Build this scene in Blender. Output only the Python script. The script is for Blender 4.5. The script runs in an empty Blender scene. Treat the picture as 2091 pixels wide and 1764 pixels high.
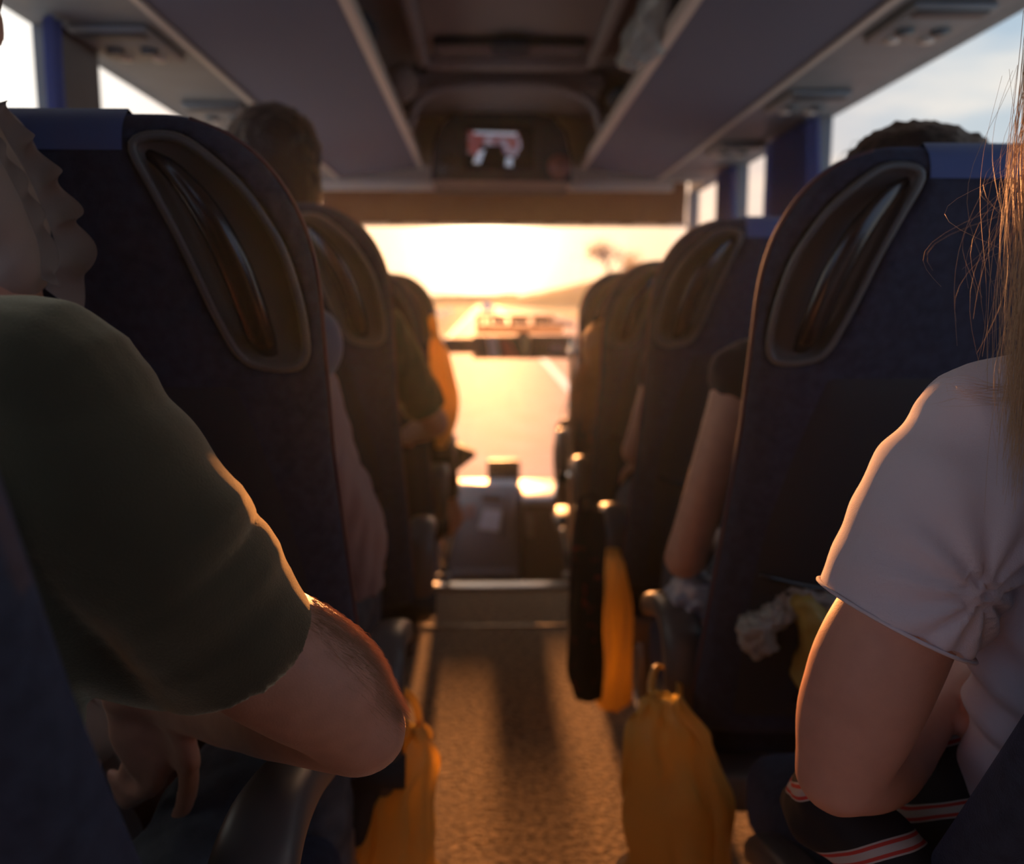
import bpy, bmesh, math, random
from mathutils import Vector, Matrix, noise
from mathutils.bvhtree import BVHTree
random.seed(7)
C = bpy.context.scene
COL = C.collection
V = Vector
PI = math.pi

# ------------------------------------------------------------------ camera
W, H, FPX = 2091.0, 1764.0, 1750.0
EYE = 1.15                                    # eye above the aisle floor
pitch = math.atan(0.1411); yaw = math.radians(1.637)
cam_d = bpy.data.cameras.new('camera'); cam = bpy.data.objects.new('camera', cam_d); COL.objects.link(cam)
cam.location = (0, 0, EYE); cam.rotation_euler = (PI/2 - pitch, 0, -yaw)
cam_d.sensor_fit = 'HORIZONTAL'; cam_d.sensor_width = 36.0; cam_d.lens = FPX/W*36.0
cam_d.clip_start = 0.02; cam_d.clip_end = 3000
cam_d.dof.use_dof = True; cam_d.dof.focus_distance = 0.70; cam_d.dof.aperture_fstop = 3.3
C.camera = cam
_R = V((math.cos(yaw), -math.sin(yaw), 0))
_F = V((math.sin(yaw)*math.cos(pitch), math.cos(yaw)*math.cos(pitch), -math.sin(pitch)))
_U = _R.cross(_F)
def at(px, py, Y):
    """the point of the place seen at that pixel and lying Y metres ahead"""
    d = _F + _R*((px - W/2)/FPX) + _U*(-(py - H/2)/FPX)
    return V((0, 0, EYE)) + d*(Y/d.y)

# ------------------------------------------------------------------ sky, sun, exposure
SUN_EL, SUN_AZ = math.radians(4.6), math.radians(-0.3)
sun_dir = V((math.sin(SUN_AZ)*math.cos(SUN_EL), math.cos(SUN_AZ)*math.cos(SUN_EL), math.sin(SUN_EL)))
sd = bpy.data.lights.new('sun', 'SUN'); sd.energy = 11.5; sd.color = (1.0, 0.37, 0.11); sd.angle = math.radians(1.6)
so = bpy.data.objects.new('sun', sd); COL.objects.link(so)
so.rotation_euler = (-sun_dir).to_track_quat('-Z', 'Y').to_euler(); so.location = (0, 12, 6)

C.view_settings.view_transform = 'Standard'; C.view_settings.look = 'None'
C.view_settings.exposure = 0.22; C.view_settings.gamma = 1.0
try: C.view_settings.use_curve_mapping = False
except Exception: pass
cy = C.cycles
try:
    cy.use_denoising = True; cy.max_bounces = 7; cy.diffuse_bounces = 4; cy.glossy_bounces = 3
    cy.transmission_bounces = 4; cy.transparent_max_bounces = 12; cy.volume_bounces = 0
    cy.caustics_reflective = False; cy.caustics_refractive = False; cy.sample_clamp_indirect = 4.0
    cy.sample_clamp_direct = 12.0
except Exception: pass

world = bpy.data.worlds.new('sky'); C.world = world; world.use_nodes = True
nt = world.node_tree; nt.nodes.clear()
def wn(t, **k):
    n = nt.nodes.new(t)
    for a, b in k.items(): setattr(n, a, b)
    return n
def wl(a, b): nt.links.new(a, b)
def wmath(op, a, b=None, clamp=False):
    n = wn('ShaderNodeMath', operation=op); n.use_clamp = clamp
    for i, x in enumerate((a, b)):
        if x is None: continue
        if isinstance(x, (int, float)): n.inputs[i].default_value = x
        else: wl(x, n.inputs[i])
    return n.outputs[0]
def wmix(f, a, b, bt='MIX'):
    n = wn('ShaderNodeMix', data_type='RGBA', blend_type=bt)
    for i, x in ((0, f), (6, a), (7, b)):
        if isinstance(x, (int, float)): n.inputs[i].default_value = x
        elif isinstance(x, tuple): n.inputs[i].default_value = (*x, 1)
        else: wl(x, n.inputs[i])
    return n.outputs[2]
tc = wn('ShaderNodeTexCoord'); nrm = wn('ShaderNodeVectorMath', operation='NORMALIZE'); wl(tc.outputs['Generated'], nrm.inputs[0])
sep = wn('ShaderNodeSeparateXYZ'); wl(nrm.outputs[0], sep.inputs[0])
dot = wn('ShaderNodeVectorMath', operation='DOT_PRODUCT'); wl(nrm.outputs[0], dot.inputs[0]); dot.inputs[1].default_value = sun_dir
dt = wmath('MAXIMUM', dot.outputs['Value'], 0.0)
up = wmath('MULTIPLY', wmath('MAXIMUM', sep.outputs[2], 0.0), 3.0, True)
base = wmix(up, (0.74, 0.74, 0.70), (0.38, 0.53, 0.68))
# clouds
mp = wn('ShaderNodeMapping'); mp.inputs['Scale'].default_value = (1.6, 1.6, 7.0); wl(nrm.outputs[0], mp.inputs[0])
nz = wn('ShaderNodeTexNoise'); nz.inputs['Scale'].default_value = 2.2; nz.inputs['Detail'].default_value = 6; wl(mp.outputs[0], nz.inputs['Vector'])
cl = wmath('MULTIPLY', wmath('SUBTRACT', nz.outputs[0], 0.45), 5.0, True)
base = wmix(cl, base, (0.93, 0.86, 0.78))
# the left side of the sky, nearer the lit cloud bank, is brighter
lf = wmath('MULTIPLY', wmath('SUBTRACT', 0.15, sep.outputs[0]), 1.6, True)
base = wmix(lf, base, (1.30, 1.22, 1.12))
# dim blue sky behind
bk = wmath('MULTIPLY', wmath('SUBTRACT', 0.0, sep.outputs[1]), 1.5, True)
base = wmix(bk, base, (0.42, 0.56, 0.86))
g1 = wmath('POWER', dt, 26.0); g2 = wmath('POWER', dt, 90.0); g3 = wmath('POWER', dt, 900.0)
s1 = wmix(g1, (0, 0, 0), (0.95, 0.42, 0.17)); s2 = wmix(g2, (0, 0, 0), (1.4, 1.0, 0.56)); s3 = wmix(g3, (0, 0, 0), (5, 4.2, 2.8))
base = wmix(g1, base, (0.8, 0.50, 0.30))
lowz = wmath('SUBTRACT', 1.0, wmath('MULTIPLY', wmath('MAXIMUM', sep.outputs[2], 0.0), 9.0, True))
base = wmix(wmath('MULTIPLY', lowz, wmath('POWER', dt, 14.0)), base, (0.95, 0.50, 0.24))
base = wmix(1.0, base, s1, 'ADD'); base = wmix(1.0, base, s2, 'ADD'); base = wmix(1.0, base, s3, 'ADD')
bg = wn('ShaderNodeBackground'); wl(base, bg.inputs[0]); bg.inputs[1].default_value = 1.0
wo = wn('ShaderNodeOutputWorld'); wl(bg.outputs[0], wo.inputs[0])

# ------------------------------------------------------------------ materials
MATS = {}
def mat(name, col, rough=0.6, spec=0.5, metal=0.0, var=0.0, vscale=40, bump=0.0, bscale=200, sheen=0.0, sheen_tint=(1, 1, 1),
        trans=0.0, coat=0.0, sss=0.0, col2=None, stretch=(1, 1, 1)):
    if name in MATS: return MATS[name]
    m = bpy.data.materials.new(name); m.use_nodes = True; t = m.node_tree
    b = t.nodes['Principled BSDF']
    b.inputs['Base Color'].default_value = (*col, 1); b.inputs['Roughness'].default_value = rough
    b.inputs['Metallic'].default_value = metal; b.inputs['Specular IOR Level'].default_value = spec
    b.inputs['Sheen Weight'].default_value = sheen; b.inputs['Sheen Tint'].default_value = (*sheen_tint, 1)
    b.inputs['Sheen Roughness'].default_value = 0.45
    b.inputs['Coat Weight'].default_value = coat
    if sss:
        b.inputs['Subsurface Weight'].default_value = sss; b.inputs['Subsurface Radius'].default_value = (0.012, 0.005, 0.003)
        b.inputs['Subsurface Scale'].default_value = 1.0
    tcn = t.nodes.new('ShaderNodeTexCoord'); mpn = t.nodes.new('ShaderNodeMapping'); mpn.inputs['Scale'].default_value = stretch
    t.links.new(tcn.outputs['Object'], mpn.inputs[0])
    if var or col2:
        n = t.nodes.new('ShaderNodeTexNoise'); n.inputs['Scale'].default_value = vscale; n.inputs['Detail'].default_value = 5
        t.links.new(mpn.outputs[0], n.inputs['Vector'])
        r = t.nodes.new('ShaderNodeValToRGB'); r.color_ramp.elements[0].position = 0.35; r.color_ramp.elements[1].position = 0.65
        c2 = col2 or tuple(min(1, c*(1+var)) for c in col); c1 = col if col2 else tuple(c*(1-var) for c in col)
        r.color_ramp.elements[0].color = (*c1, 1); r.color_ramp.elements[1].color = (*c2, 1)
        t.links.new(n.outputs[0], r.inputs[0]); t.links.new(r.outputs[0], b.inputs['Base Color'])
    if bump:
        n = t.nodes.new('ShaderNodeTexNoise'); n.inputs['Scale'].default_value = bscale; n.inputs['Detail'].default_value = 4
        t.links.new(mpn.outputs[0], n.inputs['Vector'])
        bp = t.nodes.new('ShaderNodeBump'); bp.inputs['Strength'].default_value = bump; bp.inputs['Distance'].default_value = 0.004
        t.links.new(n.outputs[0], bp.inputs['Height']); t.links.new(bp.outputs[0], b.inputs['Normal'])
    if trans:
        tr = t.nodes.new('ShaderNodeBsdfTranslucent'); tr.inputs[0].default_value = (*col, 1)
        mx = t.nodes.new('ShaderNodeMixShader'); mx.inputs[0].default_value = trans
        t.links.new(b.outputs[0], mx.inputs[1]); t.links.new(tr.outputs[0], mx.inputs[2])
        t.links.new(mx.outputs[0], t.nodes['Material Output'].inputs[0])
    MATS[name] = m; return m
def emit(name, col, s):
    m = bpy.data.materials.new(name); m.use_nodes = True; b = m.node_tree.nodes['Principled BSDF']
    b.inputs['Base Color'].default_value = (*col, 1); b.inputs['Emission Color'].default_value = (*col, 1); b.inputs['Emission Strength'].default_value = s
    return m
def glass_mat(name, tint, k=0.06):
    m = bpy.data.materials.new(name); m.use_nodes = True; t = m.node_tree; t.nodes.remove(t.nodes['Principled BSDF'])
    a = t.nodes.new('ShaderNodeBsdfTransparent'); a.inputs[0].default_value = (*tint, 1)
    g = t.nodes.new('ShaderNodeBsdfGlossy'); g.inputs['Roughness'].default_value = 0.02
    x = t.nodes.new('ShaderNodeMixShader'); x.inputs[0].default_value = k
    t.links.new(a.outputs[0], x.inputs[1]); t.links.new(g.outputs[0], x.inputs[2]); t.links.new(x.outputs[0], t.nodes['Material Output'].inputs[0])
    return m
M_seat = mat('seat_fabric', (0.030, 0.039, 0.064), 0.9, 0.25, var=0.18, vscale=70, bump=0.35, bscale=500, sheen=0.12, sheen_tint=(0.5, 0.55, 1))
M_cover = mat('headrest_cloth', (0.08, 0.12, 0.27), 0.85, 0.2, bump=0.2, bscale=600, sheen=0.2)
M_panel = mat('seat_back_plastic', (0.033, 0.037, 0.042), 0.7, 0.2, bump=0.1, bscale=900)
M_pan = mat('handle_grey_plastic', (0.085, 0.092, 0.092), 0.42, 0.5)
M_grip = mat('grip_black_plastic', (0.018, 0.016, 0.016), 0.22, 0.6)
M_pipe = mat('seat_piping', (0.10, 0.055, 0.06), 0.55, 0.4)
M_arm = mat('armrest_plastic', (0.09, 0.085, 0.085), 0.4, 0.5)
M_chrome = mat('chrome', (0.75, 0.73, 0.70), 0.18, 0.5, 1.0)
M_metal = mat('painted_metal', (0.20, 0.18, 0.17), 0.4, 0.5, 0.3)
M_shell = mat('wall_plastic', (0.20, 0.19, 0.18), 0.7, 0.3, var=0.08, vscale=6)
M_rack = mat('rack_underside', (0.125, 0.125, 0.165), 0.75, 0.3, bump=0.12, bscale=700)
M_trim = mat('cream_trim', (0.55, 0.46, 0.38), 0.5, 0.4)
M_serv = mat('service_panel_grey', (0.17, 0.17, 0.165), 0.5, 0.4, var=0.08, vscale=9)
M_ceil = mat('ceiling_plastic', (0.26, 0.21, 0.19), 0.7, 0.3)
M_dark = mat('dark_plastic', (0.035, 0.032, 0.032), 0.5, 0.4)
M_curt = mat('curtain_blue', (0.13, 0.15, 0.34), 0.9, 0.1, trans=0.35, bump=0.2, bscale=500)
M_visor = mat('visor_fabric', (0.11, 0.088, 0.07), 0.9, 0.1, trans=0.05, bump=0.15, bscale=300)
M_yel = mat('yellow_plastic', (0.85, 0.62, 0.18), 0.35, 0.5, trans=0.5, bump=0.3, bscale=30)
M_bagw = mat('clear_white_plastic', (0.40, 0.39, 0.35), 0.22, 0.8, trans=0.3, bump=0.5, bscale=60)

# ------------------------------------------------------------------ builders
def tag(o, label, cat, group=None, kind=None):
    if label: o['label'] = label
    if cat: o['category'] = cat
    if group: o['group'] = group
    if kind: o['kind'] = kind
    return o
def thing(name, label, cat, loc=(0, 0, 0), group=None, rz=0):
    o = bpy.data.objects.new(name, None); COL.objects.link(o); o.location = loc; o.rotation_euler = (0, 0, rz)
    o.empty_display_size = 0.05
    return tag(o, label, cat, group)
def wloc(o):
    p = V((0, 0, 0))
    while o is not None: p = p + V(o.location); o = o.parent
    return p
def finish(name, bm, m, parent=None, smooth=True, world=True, origin=None):
    """world: coordinates given in the place; parents here are never rotated while building"""
    me = bpy.data.meshes.new(name)
    bmesh.ops.recalc_face_normals(bm, faces=bm.faces)
    bm.to_mesh(me); bm.free()
    o = bpy.data.objects.new(name, me); COL.objects.link(o)
    base = wloc(parent) if (parent and world) else V((0, 0, 0))
    if origin is not None:
        me.transform(Matrix.Translation(-V(origin))); o.location = V(origin) - base
    elif parent and world: me.transform(Matrix.Translation(-base))
    if parent: o.parent = parent
    for mm in (m if isinstance(m, (list, tuple)) else [m]): me.materials.append(mm)
    if smooth:
        for p in me.polygons: p.use_smooth = True
    return o
def struct(name, bm, m, smooth=False):
    o = finish(name, bm, m, None, smooth); o['kind'] = 'structure'; return o
def bx(bm, x0, x1, y0, y1, z0, z1, bev=0.0, seg=2):
    r = bmesh.ops.create_cube(bm, size=1.0); vs = r['verts']
    for v in vs: v.co = V(((x0+x1)/2 + v.co.x*(x1-x0), (y0+y1)/2 + v.co.y*(y1-y0), (z0+z1)/2 + v.co.z*(z1-z0)))
    if bev:
        es = list({e for v in vs for e in v.link_edges})
        bmesh.ops.bevel(bm, geom=es, offset=bev, segments=seg, affect='EDGES', profile=0.5)
def catmull(pts, n):
    P = [V(p) for p in pts]
    if len(P) < 3 or n < 2: return P
    out = []
    E = [P[0]*2 - P[1]] + P + [P[-1]*2 - P[-2]]
    for i in range(1, len(E)-2):
        a, b, c, d = E[i-1:i+3]
        for k in range(n):
            t = k/n
            out.append(0.5*((2*b) + (c-a)*t + (2*a-5*b+4*c-d)*t*t + (3*b-a-3*c+d)*t*t*t))
    out.append(P[-1]); return out
def lin(vals, n):
    out = []
    for i in range(len(vals)-1):
        for k in range(n):
            t = k/n; a, b_, c, d = vals[max(i-1, 0)], vals[i], vals[i+1], vals[min(i+2, len(vals)-1)]
            out.append(max(min(b_, c)*.9, 0.5*((2*b_) + (c-a)*t + (2*a-5*b_+4*c-d)*t*t + (3*b_-a-3*c+d)*t*t*t)))
    out.append(vals[-1]); return out
def tube(bm, pts, rad, seg=16, sm=1, flat=1.0, upv=None, cap='round', power=2.0, closed=False):
    """a tapering tube; flat scales the second cross axis"""
    if isinstance(rad, (int, float)): rad = [rad]*len(pts)
    if sm > 1 and len(pts) > 2: rad = lin(rad, sm); fl = flat if isinstance(flat, (int, float)) else lin(flat, sm); pts = catmull(pts, sm)
    else: pts = [V(p) for p in pts]; fl = flat
    n = len(pts); tang = []
    for i in range(n):
        t = pts[min(i+1, n-1)] - pts[max(i-1, 0)]; tang.append(t.normalized() if t.length > 1e-9 else V((0, 0, 1)))
    u = V(upv) if upv else (V((0, 0, 1)) if abs(tang[0].z) < 0.9 else V((0, 1, 0)))
    rings = []
    def ring(c, t, r1, r2):
        nonlocal u
        a = (u - t*u.dot(t)).normalized(); b = t.cross(a); u = a
        vs = []
        for k in range(seg):
            th = 2*PI*k/seg; cx, sx = math.cos(th), math.sin(th)
            if power != 2.0:
                cx = math.copysign(abs(cx)**(2/power), cx); sx = math.copysign(abs(sx)**(2/power), sx)
            vs.append(bm.verts.new(c + b*(cx*r1) + a*(sx*r2)))
        return vs
    F = lambda i: fl if isinstance(fl, (int, float)) else fl[i]
    if cap == 'round':
        r = rad[0]
        for k in (3, 2, 1):
            an = k*PI/2/3.3
            rings.append(ring(pts[0] - tang[0]*r*min(1, F(0))*math.sin(an), tang[0], r*math.cos(an), r*F(0)*math.cos(an)))
    for i in range(n): rings.append(ring(pts[i], tang[i], rad[i], rad[i]*F(i)))
    if cap == 'round':
        r = rad[-1]
        for k in (1, 2, 3):
            an = k*PI/2/3.3
            rings.append(ring(pts[-1] + tang[-1]*r*min(1, F(n-1))*math.sin(an), tang[-1], r*math.cos(an), r*F(n-1)*math.cos(an)))
    for a, b in zip(rings, rings[1:]):
        for k in range(seg): bm.faces.new((a[k], a[(k+1) % seg], b[(k+1) % seg], b[k]))
    if cap != 'open':
        bm.faces.new(rings[0][::-1]); bm.faces.new(rings[-1])
    return rings
def ball(bm, c, r, sx=1, sy=1, sz=1, rot=None, seg=20):
    res = bmesh.ops.create_uvsphere(bm, u_segments=seg, v_segments=seg//2+2, radius=r)
    for v in res['verts']:
        p = V((v.co.x*sx, v.co.y*sy, v.co.z*sz))
        if rot is not None: p = rot @ p
        v.co = V(c) + p
def fuse(name, bm, m, parent, vox=0.008, it=6, post=None, fac=0.5):
    """grow overlapping forms together into one continuous surface"""
    me = bpy.data.meshes.new('t'); bmesh.ops.recalc_face_normals(bm, faces=bm.faces); bm.to_mesh(me); bm.free()
    o = bpy.data.objects.new('t', me); COL.objects.link(o)
    r = o.modifiers.new('r', 'REMESH'); r.mode = 'VOXEL'; r.voxel_size = vox; r.use_smooth_shade = True
    if it:
        s = o.modifiers.new('s', 'SMOOTH'); s.factor = fac; s.iterations = it
    dg = bpy.context.evaluated_depsgraph_get()
    nm = bpy.data.meshes.new_from_object(o.evaluated_get(dg))
    bpy.data.objects.remove(o)
    b2 = bmesh.new(); b2.from_mesh(nm)
    if post:
        b2.normal_update()
        mv = [(v, post(v.co, v.normal)) for v in b2.verts]
        for v, d in mv:
            if isinstance(d, (int, float)): v.co += v.normal*d
            elif d is not None: v.co += d
    return finish(name, b2, m, parent)
def nz3(p, s, seed=0.0): return noise.noise(V((p.x*s + seed, p.y*s + seed*1.7, p.z*s - seed)))
def ridge(x): return max(0.0, 1 - abs(x)) ** 2

# ================================================================== the bus body
XL, XR, ZW, YF = -1.09, 1.235, 1.862, 5.3     # walls, window top, windscreen
YB = -2.6
b = bmesh.new(); bx(b, XL-.05, XR+.05, YB, 3.50, -0.06, 0.0); 
M_carpet = mat('carpet', (0.19, 0.14, 0.10), 0.95, 0.1, bump=1.0, bscale=70, col2=(0.68, 0.50, 0.32), vscale=60, sheen=0.3)
for nn in M_carpet.node_tree.nodes:
    if nn.type == 'BUMP': nn.inputs['Distance'].default_value = 0.02
struct('floor', b, M_carpet)
b = bmesh.new(); bx(b, XL-.05, XR+.05, 3.50, YF+.05, -0.60, -0.55); bx(b, XL, XR, 3.50, 3.52, -0.55, -0.03)
struct('floor_front_well', b, M_dark)
b = bmesh.new(); bx(b, XL-.05, XR+.05, YB, YF-.3, 2.22, 2.27); 
struct('ceiling', b, M_ceil)
b = bmesh.new(); bx(b, XL-.05, XR+.05, YB-.05, YB, -0.6, 2.27); struct('wall_back', b, M_shell)

def side_wall(name, x, sgn, pillars):
    b = bmesh.new()
    x0, x1 = (x-.05, x) if sgn < 0 else (x, x+.05)
    bx(b, x0, x1, YB, YF+.05, -.6, 0.95); bx(b, x0, x1, YB, YF+.05, ZW, 2.27)
    struct(name, b, M_shell)
    for i, (a, c) in enumerate(pillars):
        b = bmesh.new(); p0, p1 = (x-.05, x+.012) if sgn < 0 else (x-.012, x+.05)
        bx(b, p0, p1, a, c, .95, ZW, .004)
        o = struct('trim_%d' % (i + (1 if sgn < 0 else 11)), b, M_shell)
LP = [(-2.6, -2.3), (-.75, -.62), (.75, .86), (2.30, 2.54), (4.0, 4.14), (5.29, 5.35)]
RP = [(-2.6, -2.3), (-.75, -.62), (3.27, 3.70), (4.30, 4.52), (5.29, 5.35)]
side_wall('wall_left', XL, -1, LP); side_wall('wall_right', XR, 1, RP)
M_glass = glass_mat('window_glass', (0.97, 0.98, 0.98), 0.04)
k = 0
for x, P in ((XL-.03, LP), (XR+.03, RP)):
    for (a, c), (d, e) in zip(P, P[1:]):
        k += 1; b = bmesh.new(); bx(b, x-.003, x+.003, c, d, .95, ZW); struct('window_%d' % k, b, M_glass)
# windscreen and the body under it
b = bmesh.new(); bx(b, XL, XR, YF, YF+.008, .02, 2.0); struct('window_%d' % (k+1), b, M_glass)
b = bmesh.new(); bx(b, XL-.05, XR+.05, YF, YF+.05, -.6, .02); bx(b, XL-.05, XR+.05, YF, YF+.05, 1.95, 2.27); struct('wall_front', b, M_shell)

# overhead racks on both sides: shelf, lip, service panel strip
def rack(sgn, xi, xo, xw, name, label):
    zi, zo = EYE+.765, EYE+.712
    t = thing(name, label, 'rack', ((xi+xo)/2, 1.5, zo), None)
    def slab(pts, nm, m, y0=YB+.02, y1=4.80, parent=t):
        b = bmesh.new(); lo = [b.verts.new((p[0], y0, p[1])) for p in pts]; hi = [b.verts.new((p[0], y1, p[1])) for p in pts]
        n = len(pts)
        for i in range(n): b.faces.new((lo[i], lo[(i+1) % n], hi[(i+1) % n], hi[i]))
        b.faces.new(lo); b.faces.new(hi[::-1])
        return finish(nm, b, m, parent, smooth=False)
    slab([(xi, zi), (xo, zo), (xo, zo+.018), (xi, zi+.018)], 'shelf', M_rack)
    slab([(xi-sgn*.028, zi-.002), (xi, zi-.004), (xi, zi+.035), (xi-sgn*.028, zi+.035)], 'edge_trim', M_trim)
    slab([(xo, zo-.003), (xw, zo), (xw, zo+.02), (xo, zo+.022)], 'service_strip', M_serv)
    slab([(xo+sgn*.02, zo+.03), (xo+sgn*.03, zo+.03), (xo-sgn*.10, 2.21), (xo-sgn*.11, 2.21)], 'back_panel', M_serv)
    slab([(xo-sgn*.006, zo-.010), (xo+sgn*.01, zo-.010), (xo+sgn*.01, zo+.0), (xo-sgn*.006, zo+.0)], 'joint_strip', M_trim)
    # upright ribs dividing the rack
    for y in (-.9, .1, 1.1, 2.1, 3.1, 4.1, 4.78):
        b = bmesh.new(); z1 = 2.2; v = [b.verts.new(p) for p in ((xi-sgn*.0, y, zi+.03), (xo, y, zo+.02), (xo-sgn*.08, y, z1), (xi+sgn*.12, y, z1))]
        r = bmesh.ops.extrude_face_region(b, geom=[b.faces.new(v)])
        for q in r['geom']:
            if isinstance(q, bmesh.types.BMVert): q.co.y += .015
        finish('divider', b, M_serv, t, smooth=False)
    return t
rack(-1, -.365, -.80, XL, 'luggage_rack', 'long grey-violet overhead luggage rack with cream edge, above the row with the tall dark head')
rack(1, .535, .935, XR, 'luggage_rack', 'long grey-violet overhead luggage rack holding the clear plastic bag, above the blonde passenger side')

# reading light units under the racks
def reading_unit(x, y, sgn, label):
    z = EYE+.712
    t = thing('reading_light_unit', label, 'reading light', (x, y, z-.012), 'reading light units under the luggage racks')
    b = bmesh.new(); bx(b, x-.10, x+.10, y-.14, y+.14, z-.022, z-.002, .008); finish('housing', b, M_serv, t)
    b = bmesh.new(); bx(b, x-.085, x+.085, y-.13, y-.085, z-.028, z-.02, .003); finish('speaker_grille', b, M_dark, t)
    for s in (-1, 1):
        b = bmesh.new(); tube(b, [(x+s*.045, y+.02, z-.018), (x+s*.045, y+.02, z-.034)], [.026, .022], 16, cap='flat'); finish('air_nozzle', b, M_pan, t)
        b = bmesh.new(); tube(b, [(x+s*.045, y+.09, z-.018), (x+s*.045, y+.09, z-.030)], [.02, .018], 16, cap='flat'); finish('lamp', b, M_trim, t)
    return t
words_ = ['first', 'second', 'third', 'fourth', 'fifth']

for i, y in enumerate((1.62, 2.42, 3.22, 4.02)):
    reading_unit(-.945, y, -1, 'grey reading light unit over the bluish curtain strip side, %s from the camera' % words_[i])
for i, y in enumerate((1.40, 2.20, 3.0, 3.85)):
    reading_unit(1.085, y, 1, 'grey reading light unit over the cloudy windows, %s from the camera' % words_[i])

# ceiling hatch and front arch
t = thing('roof_hatch', 'brown-grey framed roof hatch with handle bar in middle of ceiling', 'hatch', (.085, 3.1, 2.15))
HX0, HX1 = -.235, .42
b = bmesh.new(); bx(b, HX0, HX1, 2.55, 3.72, 2.19, 2.205, .004); finish('panel', b, M_ceil, t)
b = bmesh.new()
bx(b, HX0-.05, HX0, 2.5, 3.8, 2.15, 2.22, .012); bx(b, HX1, HX1+.05, 2.5, 3.8, 2.15, 2.22, .012)
bx(b, HX0-.05, HX1+.05, 3.72, 3.80, 2.15, 2.22, .012); bx(b, HX0-.05, HX1+.05, 2.47, 2.55, 2.15, 2.22, .012)
finish('frame', b, M_ceil, t)
b = bmesh.new(); bx(b, HX0+.03, HX1-.03, 3.45, 3.62, 2.155, 2.19, .015); finish('recess', b, M_dark, t)
b = bmesh.new(); bx(b, .02, .17, 3.40, 3.55, 2.14, 2.175, .012); finish('handle', b, M_panel, t)
# overhead console at the front with the small screen
t = thing('overhead_console', 'dark rounded overhead console with small lit screen and two speakers', 'console', (.085, 4.5, 1.9))
def face_prism(name, prof, y0, y1, m, par, sm=False):
    b = bmesh.new(); lo = [b.verts.new((p[0], y0, p[1])) for p in prof]; hi = [b.verts.new((p[0], y1, p[1])) for p in prof]
    n = len(prof)
    for i in range(n): b.faces.new((lo[i], lo[(i+1) % n], hi[(i+1) % n], hi[i]))
    b.faces.new(lo); b.faces.new(hi[::-1]); return finish(name, b, m, par, smooth=sm)
yc = 4.45
pr = [at(px, py, yc) for px, py in ((880, 368), (884, 300), (900, 255), (925, 234), (960, 228), (1085, 228), (1130, 240), (1155, 270), (1166, 320), (1168, 372))]
face_prism('housing', [(p.x, p.z) for p in pr], yc, 4.95, M_dark, t)
pr2 = [at(px, py, 3.95) for px, py in ((850, 385), (850, 300), (848, 240), (866, 200), (900, 180), (960, 172), (1130, 172), (1180, 186), (1212, 212), (1226, 250), (1222, 300), (1222, 385))]
# cream arch rim as a swept bar
b = bmesh.new(); q = [at(px, py, 3.95) for px, py in ((838, 255), (850, 215), (880, 188), (930, 176), (1030, 173), (1120, 176), (1175, 190), (1212, 215), (1228, 260))]
tube(b, q, .022, 8, sm=4); finish('arch_rim', b, M_ceil, t)
b = bmesh.new(); bx(b, -.36, .53, 3.97, 4.6, 2.13, 2.2, .02); finish('recess_roof', b, M_ceil, t)
M_scr = bpy.data.materials.new('screen_picture'); M_scr.use_nodes = True; tt = M_scr.node_tree; pb = tt.nodes['Principled BSDF']
tcs = tt.nodes.new('ShaderNodeTexCoord'); vo = tt.nodes.new('ShaderNodeTexNoise'); vo.inputs['Scale'].default_value = 22; vo.inputs['Detail'].default_value = 2; tt.links.new(tcs.outputs['Object'], vo.inputs['Vector'])
rr = tt.nodes.new('ShaderNodeValToRGB'); e = rr.color_ramp.elements; e[0].position = .35; e[0].color = (.30, .07, .06, 1); e[1].position = .62; e[1].color = (.38, .33, .42, 1)
e2 = rr.color_ramp.elements.new(.48); e2.color = (.22, .06, .06, 1)
tt.links.new(vo.outputs[0], rr.inputs[0]); tt.links.new(rr.outputs[0], pb.inputs['Emission Color']); pb.inputs['Emission Strength'].default_value = .36; pb.inputs['Base Color'].default_value = (.02, .02, .02, 1)
def poly_plate(name, pts, thick, m, par, label=None):
    b = bmesh.new(); f = b.faces.new([b.verts.new(p) for p in pts]); r = bmesh.ops.extrude_face_region(b, geom=[f])
    for qv in r['geom']:
        if isinstance(qv, bmesh.types.BMVert): qv.co.y += thick
    o = finish(name, b, m, par, smooth=False)
    if label: o['label'] = label
    return o
sc = poly_plate('screen', [at(x, y, yc-.012) for x, y in ((950, 258), (1090, 258), (1090, 345), (950, 345))], .01, M_grip, t, 'small dark screen with a red and white picture')
for pts in ([(956, 268), (1058, 270), (1060, 284), (985, 292), (976, 318), (956, 312)], [(1024, 284), (1062, 282), (1064, 300), (1052, 322), (1026, 312)], [(985, 284), (1026, 284), (1022, 296), (990, 296)]):
    poly_plate('lit_picture', [at(x, y, yc-.018) for x, y in pts], .005, M_scr, sc)
M_wht = emit('screen_white', (.45, .5, .6), .38)
for pts in ([(978, 308), (990, 306), (980, 334), (966, 332)], [(1034, 322), (1046, 322), (1046, 340), (1032, 338)], [(968, 268), (1055, 271), (1054, 277), (968, 273)]):
    poly_plate('lit_picture', [at(x, y, yc-.024) for x, y in pts], .005, M_wht, sc)
for px, m_ in ((917, M_dark), (1143, mat('speaker_red_brown', (.22, .08, .06), .5))):
    b = bmesh.new(); p = at(px, 340, yc-.004); tube(b, [p+V((0, .02, 0)), p+V((0, -.012, 0))], [.062, .056], 24, cap='flat'); tube(b, [p+V((0, -.01, 0)), p+V((0, -.02, 0))], [.03, .022], 20, cap='flat')
    finish('speaker', b, m_, t)
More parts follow.
